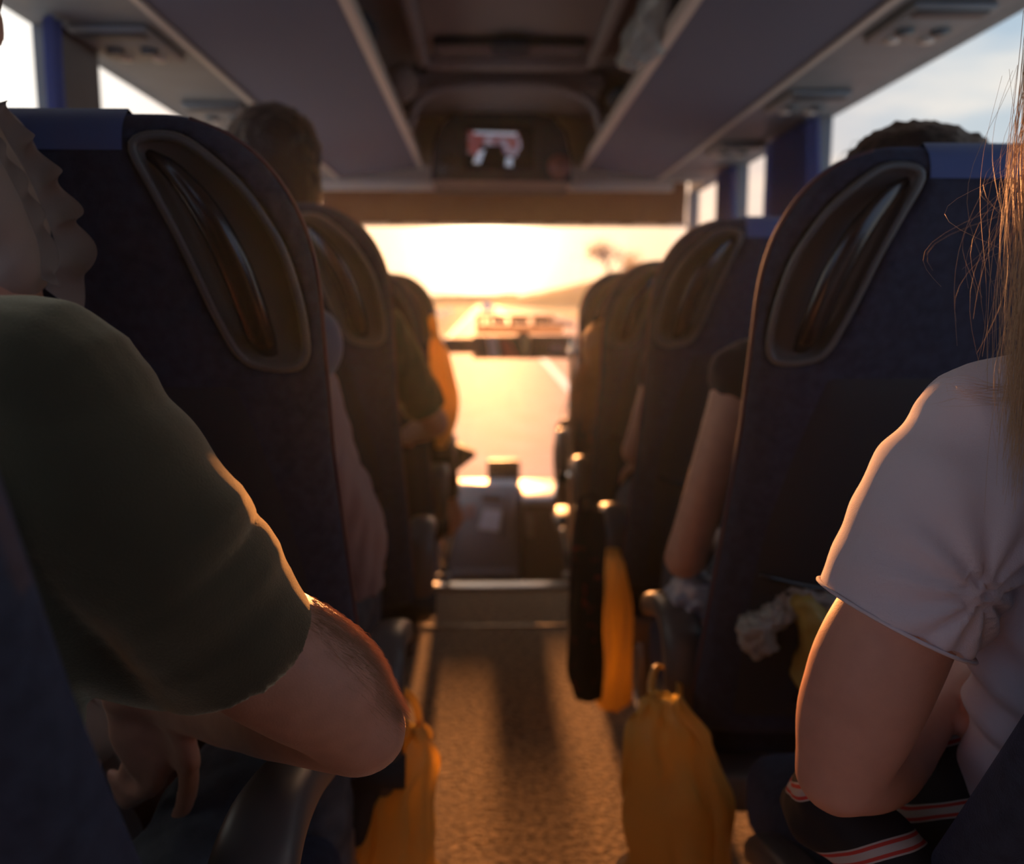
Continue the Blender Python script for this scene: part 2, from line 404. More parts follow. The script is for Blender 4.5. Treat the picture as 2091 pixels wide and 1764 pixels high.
# cross beam and rolled visor
b = bmesh.new(); z0, z1 = at(1000, 388, 4.82).z, at(1000, 366, 4.82).z
bx(b, XL, XR-.21, 4.82, 4.86, z0, z1, .006); bx(b, -.34, .51, 4.86, 5.1, z1-.02, z1+.0); bx(b, XL, XR, 4.86, 4.9, z1, 2.22)
struct('trim_30', b, M_trim)
t = thing('windscreen_blind', 'wide brown gathered fabric blind along top of windscreen', 'blind', (.1, 5.1, 1.75))
b = bmesh.new(); x0, x1 = at(655, 460, 5.15).x, at(1400, 460, 5.15).x
zt, zb = EYE+.755, at(1000, 460, 5.15).z
NX, NZ = 160, 16; g = []
for i in range(NX+1):
    row = []
    for j in range(NZ+1):
        u, v = i/NX, j/NZ; x = x0 + (x1-x0)*u
        y = 5.15 + .012*math.sin(u*60 + v*5) * (.3+.7*v) + .006*noise.noise(V((u*30, v*3, 0)))
        row.append(b.verts.new((x, y, zt + (zb-zt)*v)))
    g.append(row)
for i in range(NX):
    for j in range(NZ): b.faces.new((g[i][j], g[i+1][j], g[i+1][j+1], g[i][j+1]))
r_ = bmesh.ops.solidify(b, geom=b.faces[:], thickness=.004)
finish('cloth', b, M_visor, t)
b = bmesh.new(); tube(b, [(x0, 5.15, zb), (x1, 5.15, zb)], .009, 10); finish('bottom_bar', b, M_trim, t)

# curtains at the pillars
def curtain(name, label, x, y0, y1, flare=0.0, sgn=1, zt=ZW-.01, zb=.98, folds=5, amp=.018):
    b = bmesh.new(); NU, NV = 60, 24; g = []
    for i in range(NU+1):
        u = i/NU; row = []
        for j in range(NV+1):
            v = j/NV; ya = y0 - (flare*math.sin(v*PI/2) if sgn < 0 else 0); yb2 = y1 + (flare*math.sin(v*PI/2) if sgn > 0 else 0)
            y = ya + (yb2-ya)*u
            row.append(b.verts.new((x + amp*math.sin(u*folds*2*PI) + .004*noise.noise(V((u*9, v*4, x))), y, zt+(zb-zt)*v)))
        g.append(row)
    for i in range(NU):
        for j in range(NV): b.faces.new((g[i][j], g[i+1][j], g[i+1][j+1], g[i][j+1]))
    bmesh.ops.solidify(b, geom=b.faces[:], thickness=.003)
    return tag(finish(name, b, M_curt), label, 'curtain', 'gathered blue window curtains')
curtain('window_curtain', 'narrow pale blue curtain strip hanging at the dark pillar behind the ruffled passenger', XL+.035, 2.20, 2.27, .04, -1, folds=2)
curtain('window_curtain', 'gathered dark blue curtain flaring toward the big cloudy window', XR-.04, 3.20, 3.74, .12, -1, folds=7)
curtain('window_curtain', 'dark blue curtain hanging beside the small bright front side window', XR-.04, 4.28, 4.52, .12, -1, folds=4)

# things lying in the racks
def crumple(name, pts, rad, m, parent=None, amp=.012, fs=25, vox=.008, flat=1.0, seg=20, it=2, seed=3.0):
    b = bmesh.new(); tube(b, pts, rad, seg, sm=4, flat=flat)
    def post(p, n): return amp*(nz3(p, fs, seed) + .6*abs(nz3(p, fs*2.3, seed+5)))
    return fuse(name, b, m, parent, vox, it, post)
p = [at(1262, 118, 2.75), at(1290, 90, 2.7), at(1318, 40, 2.6), at(1345, -40, 2.5)]
o = crumple('plastic_bag', [q + V((.03, 0, .0)) for q in p], [.035, .062, .06, .05], M_bagw, amp=.014)
tag(o, 'pale crumpled plastic bag lying in the luggage rack with the cloudy windows below', 'bag')
b = bmesh.new(); p = at(835, 170, 3.6); ball(b, p+V((-.03, 0, 0)), .062, 1, .9, 1.25)
o = fuse('folded_cap', b, mat('tan_cloth', (.26, .18, .14), .9), None, .008, 2, lambda q, n: .006*nz3(q, 30)); tag(o, 'round tan bundle resting on the inner edge of the luggage rack', 'bundle')
for i, (px, py, d, r, lab) in enumerate(((770, 60, 2.95, .075, 'dark bag stuffed in the luggage rack before the round tan bundle'), (1225, 200, 3.6, .05, 'dark bag tucked in the rack beyond the pale crumpled plastic bag'))):
    b = bmesh.new(); p = at(px, py, d); s = -1 if px < 1000 else 1; ball(b, p+V((s*.08, 0, 0)), r, 1.1, 2.2, .75)
    o = fuse('travel_bag', b, M_panel, None, .01, 2, lambda q, n: .008*nz3(q, 18)); tag(o, lab, 'bag')

# ================================================================== coach seats
HB = 0.957; PIV = 0.45                        # backrest length, pivot height
LEAF = [(-.176, .182), (-.166, .194), (-.14, .196), (-.118, .190), (-.09, .170), (-.064, .144), (-.043, .112), (-.028, .082), (-.018, .045), (-.012, .009),
        (-.010, -.028), (-.014, -.046), (-.024, -.054), (-.047, -.054), (-.075, -.047), (-.09, -.032), (-.1, -.01), (-.112, .02), (-.136, .088), (-.16, .145)]
HW = .215                                      # half width of a seat back
def leaf_xy(s=1.0):
    return [(HW + a - .006, .732 + 1.046*c) for a, c in LEAF]
def corner(d, rx, rz):
    if d >= rz: return 0.0
    t = 1 - max(d, 0)/rz
    return rx*(1 - (1 - t**2.3)**(1/2.3))
def xr(v): # aisle side edge (+x)
    return HW + .022*max(0, 1 - v/.55) - corner(HB - v, .175, .215)
def xl(v):
    return -(HW + .022*max(0, 1 - v/.55) - corner(HB - v, .11, .13))
def thick(v):
    return .10 - .035*min(1, v/HB)
def cyl(v): # centre line curve of the back
    return -.012*math.sin(v/HB*PI)
def sdist(x, y, poly):
    ins = False; best = 1e9; n = len(poly)
    for i in range(n):
        x1, y1 = poly[i]; x2, y2 = poly[(i+1) % n]
        dx, dy = x2-x1, y2-y1; t = max(0, min(1, ((x-x1)*dx + (y-y1)*dy)/(dx*dx+dy*dy)))
        best = min(best, math.hypot(x-x1-dx*t, y-y1-dy*t))
        if (y1 > y) != (y2 > y) and x < (x2-x1)*(y-y1)/(y2-y1)+x1: ins = not ins
    return -best if ins else best
def topround(v):
    d = HB - v
    return 1.0 if d > .05 else math.sqrt(max(0.0, 1-(1-d/.05)**2))
def backy(x, v):
    a, c = xl(v), xr(v); u = 2*(x-(a+c)/2)/max(c-a, 1e-4); u = max(-1, min(1, u))
    e = (1-abs(u)**5)**(1/3.0)
    return cyl(v) - thick(v)/2*e*topround(v)
def seat_meshes(mir):
    """part meshes in seat coordinates; mir=-1 puts the grab handle on the other side"""
    res = {}
    leaf = leaf_xy()
    # --- back shell
    b = bmesh.new(); rings = []
    vs_list = [HB*i/80 for i in range(76)] + [HB-.05*(1-math.sin(PI/2*k/8)) for k in range(0, 8)] 
    vs_list = sorted(set(round(q, 5) for q in vs_list if q < HB-.0005))
    NB, NS = 44, 5
    for v in vs_list:
        a, c = xl(v), xr(v); T = thick(v)/2; tr = topround(v); ring = []
        us = [-math.cos(PI*i/NB) for i in range(NB+1)]
        us = [math.copysign(abs(q)**.75, q) for q in us]
        for u in us:                               # back face
            x = (a+c)/2 + u*(c-a)/2; y = backy(x, v)
            sdv = sdist(x, v, leaf)
            if sdv < .005: y += .046*min(1, (.005-sdv)/.011)
            ring.append(b.verts.new((x, y, v)))
        for u in us[::-1][1:-1]:                   # front face, padded
            x = (a+c)/2 + u*(c-a)/2; e = (1-abs(u)**5)**(1/3.0)
            pad = .018*math.cos(u*PI/2)*(-1) + .022*ridge((abs(u)-.8)/.3)
            ring.append(b.verts.new((x, cyl(v) + (T*e + (pad if v < HB-.1 else 0))*tr, v)))
        rings.append(ring)
    n = len(rings[0])
    for p, q in zip(rings, rings[1:]):
        for i in range(n): b.faces.new((p[i], p[(i+1) % n], q[(i+1) % n], q[i]))
    b.faces.new(rings[0][::-1]); b.faces.new(rings[-1])
    res['backrest'] = (b, M_seat)
    # --- piping along the aisle edge and over the top
    b = bmesh.new(); pts = []
    for i in range(0, 60):
        v = .05 + (HB-.055)*i/59; pts.append(V((xr(v)+.0015, cyl(v)-.006, v)))
    tube(b, pts, .0026, 6); res['piping'] = (b, M_pipe)
    # --- headrest cloth over the top
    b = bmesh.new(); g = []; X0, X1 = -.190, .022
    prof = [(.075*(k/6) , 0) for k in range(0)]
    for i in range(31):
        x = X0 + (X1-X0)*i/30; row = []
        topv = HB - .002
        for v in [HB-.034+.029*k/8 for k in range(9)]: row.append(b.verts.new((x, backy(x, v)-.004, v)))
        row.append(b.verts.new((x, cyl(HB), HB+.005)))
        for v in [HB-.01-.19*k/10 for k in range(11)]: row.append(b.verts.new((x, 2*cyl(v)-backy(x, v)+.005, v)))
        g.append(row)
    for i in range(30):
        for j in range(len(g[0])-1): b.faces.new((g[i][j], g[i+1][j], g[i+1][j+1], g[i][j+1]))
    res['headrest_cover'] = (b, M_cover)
    # --- grab handle: rim, pan, grip
    b = bmesh.new(); rim = [V((x, backy(x, v)-.003, v)) for x, v in leaf]
    P = rim + rim[:1]; sm = []
    for i in range(len(rim)):
        a0, a1, a2, a3 = rim[i-1], rim[i], rim[(i+1) % len(rim)], rim[(i+2) % len(rim)]
        for k in range(3):
            t = k/3; sm.append(0.5*((2*a1)+(a2-a0)*t+(2*a0-5*a1+4*a2-a3)*t*t+(3*a1-a0-3*a2+a3)*t**3))
    N = len(sm); rr2 = []
    for i in range(N):
        tg = (sm[(i+1) % N]-sm[i-1]).normalized(); o1 = V((0, -1, 0)); s1 = tg.cross(o1).normalized()
        rr2.append([b.verts.new(sm[i] + o1*(.0045*math.sin(a)) + s1*(.0055*math.cos(a))) for a in [2*PI*k/8 for k in range(8)]])
    for i in range(N):
        p, q = rr2[i], rr2[(i+1) % N]
        for k in range(8): b.faces.new((p[k], p[(k+1) % 8], q[(k+1) % 8], q[k]))
    res['handle_rim'] = (b, M_pan)
    b = bmesh.new(); cen = V((sum(p.x for p in sm)/N, 0, sum(p.z for p in sm)/N)); rows = []
    for f, dp in ((1, .0), (.95, .006), (.88, .014), (.75, .021), (.45, .024), (.2, .024)):
        rows.append([b.verts.new(V((cen.x+(p.x-cen.x)*f, p.y+dp, cen.z+(p.z-cen.z)*f)) if f == 1 else V((cen.x+(p.x-cen.x)*f, backy(cen.x+(p.x-cen.x)*f, cen.z+(p.z-cen.z)*f)+dp, cen.z+(p.z-cen.z)*f))) for p in sm])
    for p, q in zip(rows, rows[1:]):
        for k in range(N): b.faces.new((p[k], p[(k+1) % N], q[(k+1) % N], q[k]))
    b.faces.new(rows[-1]); res['handle_pan'] = (b, M_pan)
    b = bmesh.new(); gp = []
    for a, c, dp in ((-.168, .178, .014), (-.135, .160, -.002), (-.103, .122, -.012), (-.080, .072, -.014), (-.066, .022, -.012), (-.060, -.018, -.002), (-.058, -.042, .016)):
        x, v = HW+a-.006, .732+1.046*c; gp.append(V((x, backy(x, v)+dp, v)))
    tube(b, gp, [.006, .012, .017, .019, .019, .018, .012], 14, sm=5, flat=.62, upv=(0, -1, 0)); res['grip'] = (b, M_grip)
    # --- lower back panel
    b = bmesh.new(); NV = 30; NX = 24; g = []
    for j in range(NV+1):
        v = .03 + .632*j/NV; f = 1 - max(0, (j/NV-.45)/.55)**1.6*.38
        row = []
        for i in range(NX+1):
            x = .0 + (2*i/NX-1)*.185*f; ee = max(abs(2*i/NX-1)**8, abs(2*j/NV-1)**14); row.append(b.verts.new((x, backy(x, v)-.010*(1-ee)+.003, v)))
        g.append(row)
    for j in range(NV):
        for i in range(NX): b.faces.new((g[j][i], g[j][i+1], g[j+1][i+1], g[j+1][i]))
    res['back_panel'] = (b, M_panel)
    # --- elastic map pocket hem
    b = bmesh.new(); pts = [V((x, backy(x, .335)-.014, .335-.03*math.cos(x/.17*PI/2))) for x in [-.17+.34*i/16 for i in range(17)]]
    tube(b, pts, .005, 6); res['pocket_hem'] = (b, M_grip)
    # --- cushion (seat coordinates, z from floor)
    b = bmesh.new(); bx(b, -.225, .225, .03, .47, .34, .475, .045, 4); res['cushion'] = (b, M_seat)
    # --- base and legs
    b = bmesh.new(); bx(b, -.2, .2, -.02, .40, .27, .34, .01); res['base_frame'] = (b, M_metal)
    b = bmesh.new(); tube(b, [(.15, .12, .28), (.15, .08, .14), (.15, .02, .005)], [.024, .022, .022], 10, cap='flat'); tube(b, [(.15, -.06, .012), (.15, .24, .012)], .014, 8, cap='flat'); res['leg'] = (b, M_metal)
    b = bmesh.new(); tube(b, [(-.16, .12, .28), (-.16, .08, .14), (-.16, .02, .005)], [.024, .022, .022], 10, cap='flat'); tube(b, [(-.16, -.06, .012), (-.16, .24, .012)], .014, 8, cap='flat'); res['leg_'] = (b, M_metal)
    # --- aisle armrest, an arched arm that drops at its rear
    b = bmesh.new(); ax = HW + .035
    ax -= .004
    tube(b, [(ax, .02, .40), (ax, .0, .50), (ax, .02, .575), (ax, .075, .602), (ax, .16, .592), (ax, .26, .560), (ax, .30, .535)], [.030, .034, .036, .034, .031, .029, .022], 16, sm=5, flat=.8, upv=(0, 1, 0), power=2.8)
    res['armrest'] = (b, M_arm)
    b = bmesh.new(); tube(b, [(ax-.005, .01, .43), (ax-.03, .02, .38), (ax-.05, .02, .31)], [.026, .026, .022], 12, sm=3); tube(b, [(ax-.05, .0, .43), (ax+.038, .0, .43)], .028, 16, cap='flat'); res['armrest_hinge'] = (b, M_panel)
    if mir < 0:
        for k_, (bb, m_) in res.items():
            for v in bb.verts: v.co.x = -v.co.x
            bmesh.ops.reverse_faces(bb, faces=bb.faces)
    return res
def make_seat(mir, label, loc, lean, group):
    t = thing('coach_seat', label, 'seat', loc, group)
    R = seat_meshes(mir); back = None
    for k_ in ('backrest', 'cushion', 'base_frame', 'leg', 'leg_', 'armrest'):
        bb, m_ = R[k_]; o = finish(k_.rstrip('_'), bb, m_, t, world=False)
        if k_ == 'backrest': back = o; o.location = (0, 0, PIV); o.rotation_euler = (math.atan(lean), 0, 0)
        if k_ == 'armrest': hb, hm = R['armrest_hinge']; finish('hinge', hb, hm, o, world=False)
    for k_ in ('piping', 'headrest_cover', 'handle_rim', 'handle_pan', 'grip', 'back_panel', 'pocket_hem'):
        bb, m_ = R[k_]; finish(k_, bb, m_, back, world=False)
    return t
def kids(o): return [c for c in COL.objects if c.parent == o]
def copy_tree(o, parent=None):
    c = o.copy(); COL.objects.link(c); c.parent = parent
    for ch in kids(o): copy_tree(ch, c)
    return c
def put_seat(proto, used, x, Yr, lean, label, hs=1.0, skip=()):
    """Yr: distance ahead of the back at eye height"""
    s = copy_tree(proto) if used else proto
    s['label'] = label; s.location = (x, Yr + (EYE-PIV)*lean, 0)
    for c in kids(s):
        if c.name.startswith('backrest'): c.rotation_euler = (math.atan(lean), 0, 0); c.scale = (1, 1, hs)
    return s
LXC, RXC = -.20-HW, .372+HW
pl = make_seat(1, 'x', (0, 0, 0), .3, 'dark blue coach seats along the aisle')
pr_ = make_seat(-1, 'x', (0, 0, 0), .3, 'dark blue coach seats along the aisle')
bpy.context.view_layer.update()
seatsL, seatsR = [], []
LR = [(.32, .40, 1.0, 'reclined dark blue coach seat the man in the olive shirt sits in, partly cut off'),
      (1.06, .305, 1.0, 'dark navy coach seat directly ahead of the olive shirt man, large oval grab handle'),
      (1.84, .305, 1.0, 'dark coach seat below the tall dark head, second ahead of the olive shirt man'),
      (2.62, .30, .905, 'lower coach seat with orange-lit edge behind the lit yellow bag'),
      (3.38, .30, .92, 'frontmost coach seat in the row of the olive shirt man, silhouetted by sunset')]
RR = [(.44, .50, .985, 'reclined dark blue coach seat of the blonde woman in white, only its edge visible'),
      (1.20, .305, .995, 'dark navy coach seat directly ahead of the blonde woman, brown hair showing over its top'),
      (1.98, .305, .985, 'dark coach seat with narrow grab handle, second ahead of the blonde woman'),
      (2.76, .30, .935, 'coach seat third ahead of the blonde woman, grey handle seen edge on'),
      (3.50, .30, .935, 'frontmost brownish coach seat ahead of the blonde woman, orange piping in sun')]
for i, (y, ln, hs, lab) in enumerate(LR): seatsL.append(put_seat(pl, i > 0, LXC, y, ln, lab, hs))
for i, (y, ln, hs, lab) in enumerate(RR): seatsR.append(put_seat(pr_, i > 0, RXC, y, ln, lab, hs))
for s_ in (seatsL[0], seatsR[0]):              # the two reclined seats have no piping
    for c in kids(s_):
        for g_ in kids(c):
            if g_.name.startswith('piping'): bpy.data.objects.remove(g_)
seatsR[0].location.x += .035
for c in kids(seatsL[0]):
    if c.name.startswith('armrest'): c.location.z += .115; c.location.x -= .02
for c in kids(seatsR[0]):
    if c.name.startswith('armrest'): c.location.z -= .13

# ================================================================== outside
SL = .017
def gz(y): return -1.20 + SL*y
def strip(name, x0, x1, y0, y1, m, lift=0.0, n=40, label=None, cat=None, kind=None, par=None):
    b = bmesh.new(); g = []
    for i in range(n+1):
        y = y0 + (y1-y0)*(i/n)**2; g.append((b.verts.new((x0, y, gz(y)+lift)), b.verts.new((x1, y, gz(y)+lift))))
    for p, q in zip(g, g[1:]): b.faces.new((p[0], p[1], q[1], q[0]))
    o = finish(name, b, m, par, smooth=False); tag(o, label, cat, None, kind); return o
M_road = mat('asphalt', (.30, .17, .18), .75, .25, var=.12, vscale=1.5, bump=.25, bscale=40)
M_verge = mat('dry_verge', (.36, .25, .13), .95, .1, var=.3, vscale=.6)
M_line = mat('road_paint', (.8, .78, .75), .5, .3)
strip('road', -2.45, 9.0, 6, 420, M_road, kind='structure')
strip('ground', -420, 420, 5.6, 560, M_verge, lift=-.05, kind='structure')
strip('road_marking', 1.98, 2.20, 6, 420, M_line, .012, kind='structure')
strip('road_marking', -2.3, -2.18, 6, 420, M_line, .012, kind='structure')
def hill(name, x0, x1, y0, y1, h, label, m, seed):
    b = bmesh.new(); NX, NY = 60, 14; g = []
    for i in range(NX+1):
        row = []
        for j in range(NY+1):
            u, v = i/NX, j/NY; x, y = x0+(x1-x0)*u, y0+(y1-y0)*v
            z = gz(y) - 1 + h(u)*math.sin(v*PI)**.7 + .9*noise.noise(V((x*.05, y*.05, seed)))*math.sin(v*PI) + .5*noise.noise(V((x*.25, y*.2, seed)))*math.sin(v*PI)
            row.append(b.verts.new((x, y, z)))
        g.append(row)
    for i in range(NX):
        for j in range(NY): b.faces.new((g[i][j], g[i+1][j], g[i+1][j+1], g[i][j+1]))
    return tag(finish(name, b, m), label, None, None, 'structure')
M_hill = mat('hill_glow_orange', (.95, .40, .14), .95, .05, var=.12, vscale=.08)  # orange glow of the hazy sunset air is put into the hill colour
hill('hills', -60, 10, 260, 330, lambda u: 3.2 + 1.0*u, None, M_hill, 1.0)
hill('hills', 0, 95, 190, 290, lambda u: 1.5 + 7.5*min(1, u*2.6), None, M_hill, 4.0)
# roadside tree
t = thing('roadside_tree', 'hazy leafless-looking tree standing beyond the frontmost brownish seat', 'tree', (12.5, 90, gz(90)))
b = bmesh.new(); random.seed(3)
def branch(p, d, L, r, k):
    q = p + d*L; tube(b, [p, (p+q)/2 + V((random.uniform(-.1, .1), 0, 0))*L, q], [r, r*.8, r*.6], 6, cap='flat')
    if k == 0: tips.append(q); return
    for _ in range(3):
        dd = (d + V((random.uniform(-.8, .8), random.uniform(-.8, .8), random.uniform(-.2, .5)))).normalized(); branch(q, dd, L*.68, r*.6, k-1)
tips = []; branch(V((12.5, 90, gz(90))), V((0, 0, 1)), 3.0, .28, 3)
M_bark = mat('bark', (.30, .17, .09), .9); M_leaf = mat('hazy_leaves', (.52, .28, .10), .9, trans=.4)
finish('trunk', b, M_bark, t)
b = bmesh.new()
for q in tips:
    for _ in range(26):
        c = q + V((random.gauss(0, .6), random.gauss(0, .6), random.gauss(0, .45))); s = .14
        a1 = V((random.uniform(-1, 1), random.uniform(-1, 1), random.uniform(-1, 1))).normalized()*s; a2 = a1.orthogonal().normalized()*s
        b.faces.new([b.verts.new(c+a1), b.verts.new(c+a2), b.verts.new(c-a1), b.verts.new(c-a2)])
finish('foliage', b, M_leaf, t, smooth=False)
# car far ahead on the road
def far_car(x, y, label):
    t = thing('car', label, 'car', (x, y, gz(y)))
    z = gz(y)
    b = bmesh.new(); bx(b, x-.9, x+.9, y, y+4.2, z+.3, z+.85, .12); bx(b, x-.75, x+.75, y+.7, y+3.2, z+.8, z+1.4, .2); finish('body', b, mat('car_paint', (.6, .58, .55), .08, .8, .6), t)
    b = bmesh.new(); bx(b, x-.66, x+.66, y+.66, y+.74, z+.9, z+1.3, .03); finish('rear_window', b, mat('mirror_glass', (.9, .85, .8), .03, 1, .9), t)
    for sx in (-.8, .8):
        for sy in (.8, 3.4):
            b = bmesh.new(); tube(b, [(x+sx-.1, y+sy, z+.32), (x+sx+.1, y+sy, z+.32)], .32, 16, cap='flat'); finish('wheel', b, M_dark, t)
    return t
far_car(.0, 120, 'distant pale car far down the sunlit road')
# reflector posts on the verge
for i in range(5):
    y = 28 + i*17; b = bmesh.new(); bx(b, -4.06, -3.94, y, y+.1, gz(y)-.05, gz(y)+1.0, .02); bx(b, -4.5, -3.9, y-.05, y, gz(y)+.6, gz(y)+1.0, .02)
    tag(finish('roadside_post', b, M_line), 'pale roadside marker post on the verge of the road ahead', 'post', 'roadside posts along the verge')

# ================================================================== the front of the coach
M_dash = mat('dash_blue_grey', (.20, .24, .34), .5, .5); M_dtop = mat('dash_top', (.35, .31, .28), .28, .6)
t = thing('dashboard', 'wide blue-grey dashboard ledge under the windscreen with sunlit top edge', 'dashboard', (.08, 4.95, -.55))
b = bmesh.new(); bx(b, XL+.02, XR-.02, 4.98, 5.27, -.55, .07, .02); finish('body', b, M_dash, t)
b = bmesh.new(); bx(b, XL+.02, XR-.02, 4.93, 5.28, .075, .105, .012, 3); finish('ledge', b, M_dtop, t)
# console with ticket machine
yk = 4.55
def pz(px, py, y): q = at(px, py, y); return q.x, q.z
t = thing('fare_console', 'blue-grey console with pale slanted screen at end of the aisle', 'console', (0, yk, -.55))
x0 = at(915, 1100, yk).x; x1 = at(1062, 1100, yk).x; zt = at(1000, 1005, yk).z; zm = at(1000, 1140, yk).z
b = bmesh.new(); v = [(yk, -.55), (4.93, -.55), (4.93, zt), (yk+.12, zt), (yk, zt-.28)]
lo = [b.verts.new((x0, p, q)) for p, q in v]; hi = [b.verts.new((x1, p, q)) for p, q in v]
for i in range(5): b.faces.new((lo[i], lo[(i+1) % 5], hi[(i+1) % 5], hi[i]))
b.faces.new(lo); b.faces.new(hi[::-1]); bmesh.ops.bevel(b, geom=b.edges[:], offset=.012, segments=2, affect='EDGES'); finish('body', b, M_dash, t)
def on_slope(px, py):                          # the slanted face of the console
    q0 = V((0, yk, zt-.28)); n = V((0, -.28, .12)).normalized()
    o = V((0, 0, EYE)); d = at(px, py, yk) - o; return o + d*((q0-o).dot(n)/d.dot(n)) + n*.004
def plate(name, pix, m, par, off=.010):
    n = V((0, -.28, .12)).normalized(); b = bmesh.new(); f = b.faces.new([b.verts.new(on_slope(*p)) for p in pix]); r = bmesh.ops.extrude_face_region(b, geom=[f])
    for qv in r['geom']:
        if isinstance(qv, bmesh.types.BMVert): qv.co += n*off
    return finish(name, b, m, par, smooth=False)
plate('screen', [(988, 1040), (1024, 1044), (1018, 1086), (976, 1080)], mat('pale_panel', (.60, .72, .95), .25, .5), t)
plate('slot', [(985, 1012), (1026, 1016), (1024, 1026), (982, 1022)], M_dark, t, .006)
plate('button_strip', [(948, 1030), (972, 1032), (966, 1062), (945, 1058)], mat('pale_mauve', (.30, .22, .26), .4), t, .006)
plate('side_rib', [(1034, 1014), (1040, 1014), (1028, 1100), (1021, 1098)], M_pan, t, .012)
b = bmesh.new(); bx(b, x0+.02, x1-.02, yk-.04, yk+.02, zm-.1, zm-.06, .008); finish('tray', b, M_dash, t)
t = thing('driver_cabinet', 'dark brown cabinet with rounded pale top beside the blue-grey console', 'cabinet', (.25, 4.5, -.55))
a0 = at(1068, 1100, yk).x; a1 = at(1185, 1100, yk).x; zc = at(1100, 1030, yk).z
b = bmesh.new(); bx(b, a0, a1, yk-.02, 4.92, -.55, zc, .02); finish('body', b, mat('dark_brown_panel', (.045, .035, .035), .6), t)
b = bmesh.new(); bx(b, a0-.005, a1+.005, yk-.03, 4.92, zc, zc+.035, .015, 3); finish('top', b, M_dash, t)
b = bmesh.new(); bx(b, a0+.02, a0+.06, yk-.035, yk-.02, zc-.17, zc-.05, .005); finish('handle', b, M_metal, t)
t = thing('driver_display', 'small dark display unit standing on the dashboard ledge against the road', 'display', (.1, 5.03, .105))
p0, p1 = at(995, 992, 5.03), at(1062, 941, 5.03)
b = bmesh.new(); bx(b, p0.x, p1.x, 5.03, 5.09, .125, p1.z, .010, 3); finish('housing', b, M_dark, t)
b = bmesh.new(); bx(b, p0.x+.015, p1.x-.015, 5.022, 5.03, .145, p1.z-.02, .003); finish('screen', b, M_grip, t)
b = bmesh.new(); bx(b, (p0.x+p1.x)/2-.05, (p0.x+p1.x)/2+.05, 5.02, 5.12, .104, .13, .008); finish('foot', b, M_dark, t)
# black bar along the windscreen and what hangs on it
yb_ = 5.22
t = thing('notice_board', 'long black panel fixed across the windscreen, with paper notices on it', 'panel', (.1, yb_, .9))
b = bmesh.new(); q0, q1 = at(965, 733, yb_), at(1178, 685, yb_); bx(b, q0.x, q1.x, yb_, yb_+.05, q0.z, q1.z, .012); q0, q1 = at(905, 722, yb_), at(966, 690, yb_); bx(b, q0.x, q1.x+.01, yb_, yb_+.04, q0.z, q1.z, .012)
q0, q1 = at(1057, 690, yb_), at(1080, 678, yb_); bx(b, q0.x, q1.x, yb_+.005, yb_+.04, q0.z, q1.z, .01); finish('housing', b, M_dark, t)
for nm, px, m in (('paper_notice', [(994, 686), (1014, 688), (1020, 731), (1000, 731)], mat('notice_pink', (.75, .62, .58), .6, trans=.3)),
                  ('paper_notice', [(1022, 692), (1042, 700), (1060, 732), (1030, 732)], mat('notice_red', (.65, .12, .08), .6, trans=.3)),
                  ('paper_notice', [(1062, 684), (1082, 684), (1080, 722), (1070, 725)], mat('notice_cream', (.70, .55, .25), .6, trans=.3)),
                  ('paper_notice', [(1122, 702), (1152, 702), (1152, 720), (1122, 720)], mat('notice_mauve', (.35, .25, .26), .6, trans=.3))):
    poly_plate(nm, [at(a, c, yb_-.012) for a, c in px], .008, m, t)
t = thing('windscreen_sign', 'pale low frame with four small dark squares above the black windscreen panel', 'sign', (.1, 5.2, 1.05))
b = bmesh.new(); ys = 5.23
def fr(x0, y0, x1, y1, th=.014):
    a, c = at(x0, y1, ys), at(x1, y0, ys); bx(b, a.x, c.x, ys, ys+th, a.z, c.z, .003)
fr(972, 643, 1132, 648); fr(972, 664, 1150, 682)
for x in (972, 992, 1040, 1088): fr(x, 646, x+8, 668)
fr(1124, 646, 1130, 668)
finish('frame', b, mat('sign_cream', (.75, .60, .42), .6, trans=.5), t, smooth=False)
for x0, x1, m in ((980, 985, M_grip), (1004, 1034, mat('sign_blue', (.07, .08, .16), .4)), (1048, 1079, M_dark), (1091, 1123, M_grip)):
    a, c = at(x0, 662, ys-.004), at(x1, 649, ys-.004); b = bmesh.new(); bx(b, a.x, c.x, ys-.004, ys+.02, a.z, c.z, .002); finish('dark_square', b, m, t, smooth=False)
b = bmesh.new(); tube(b, [at(1128, 655, 5.24), at(1172, 664, 5.24)], .022, 10, flat=.6, cap='flat')
tag(finish('slanted_bar', b, M_trim), 'sunlit pale bar slanting from the small dark squares toward the frontmost seat', 'bar')
# step nosing, floor seam, well
b = bmesh.new(); bx(b, -.30, .47, 3.44, 3.515, -.004, .014, .006); tag(finish('step_edge', b, mat('brushed_steel', (.5, .48, .46), .35, .5, .9)), 'shiny metal nosing along the edge of the aisle step', 'step edge')
b = bmesh.new(); bx(b, -.30, .47, 3.02, 3.035, -.002, .004); o = finish('trim_31', b, M_metal); o['kind'] = 'structure'
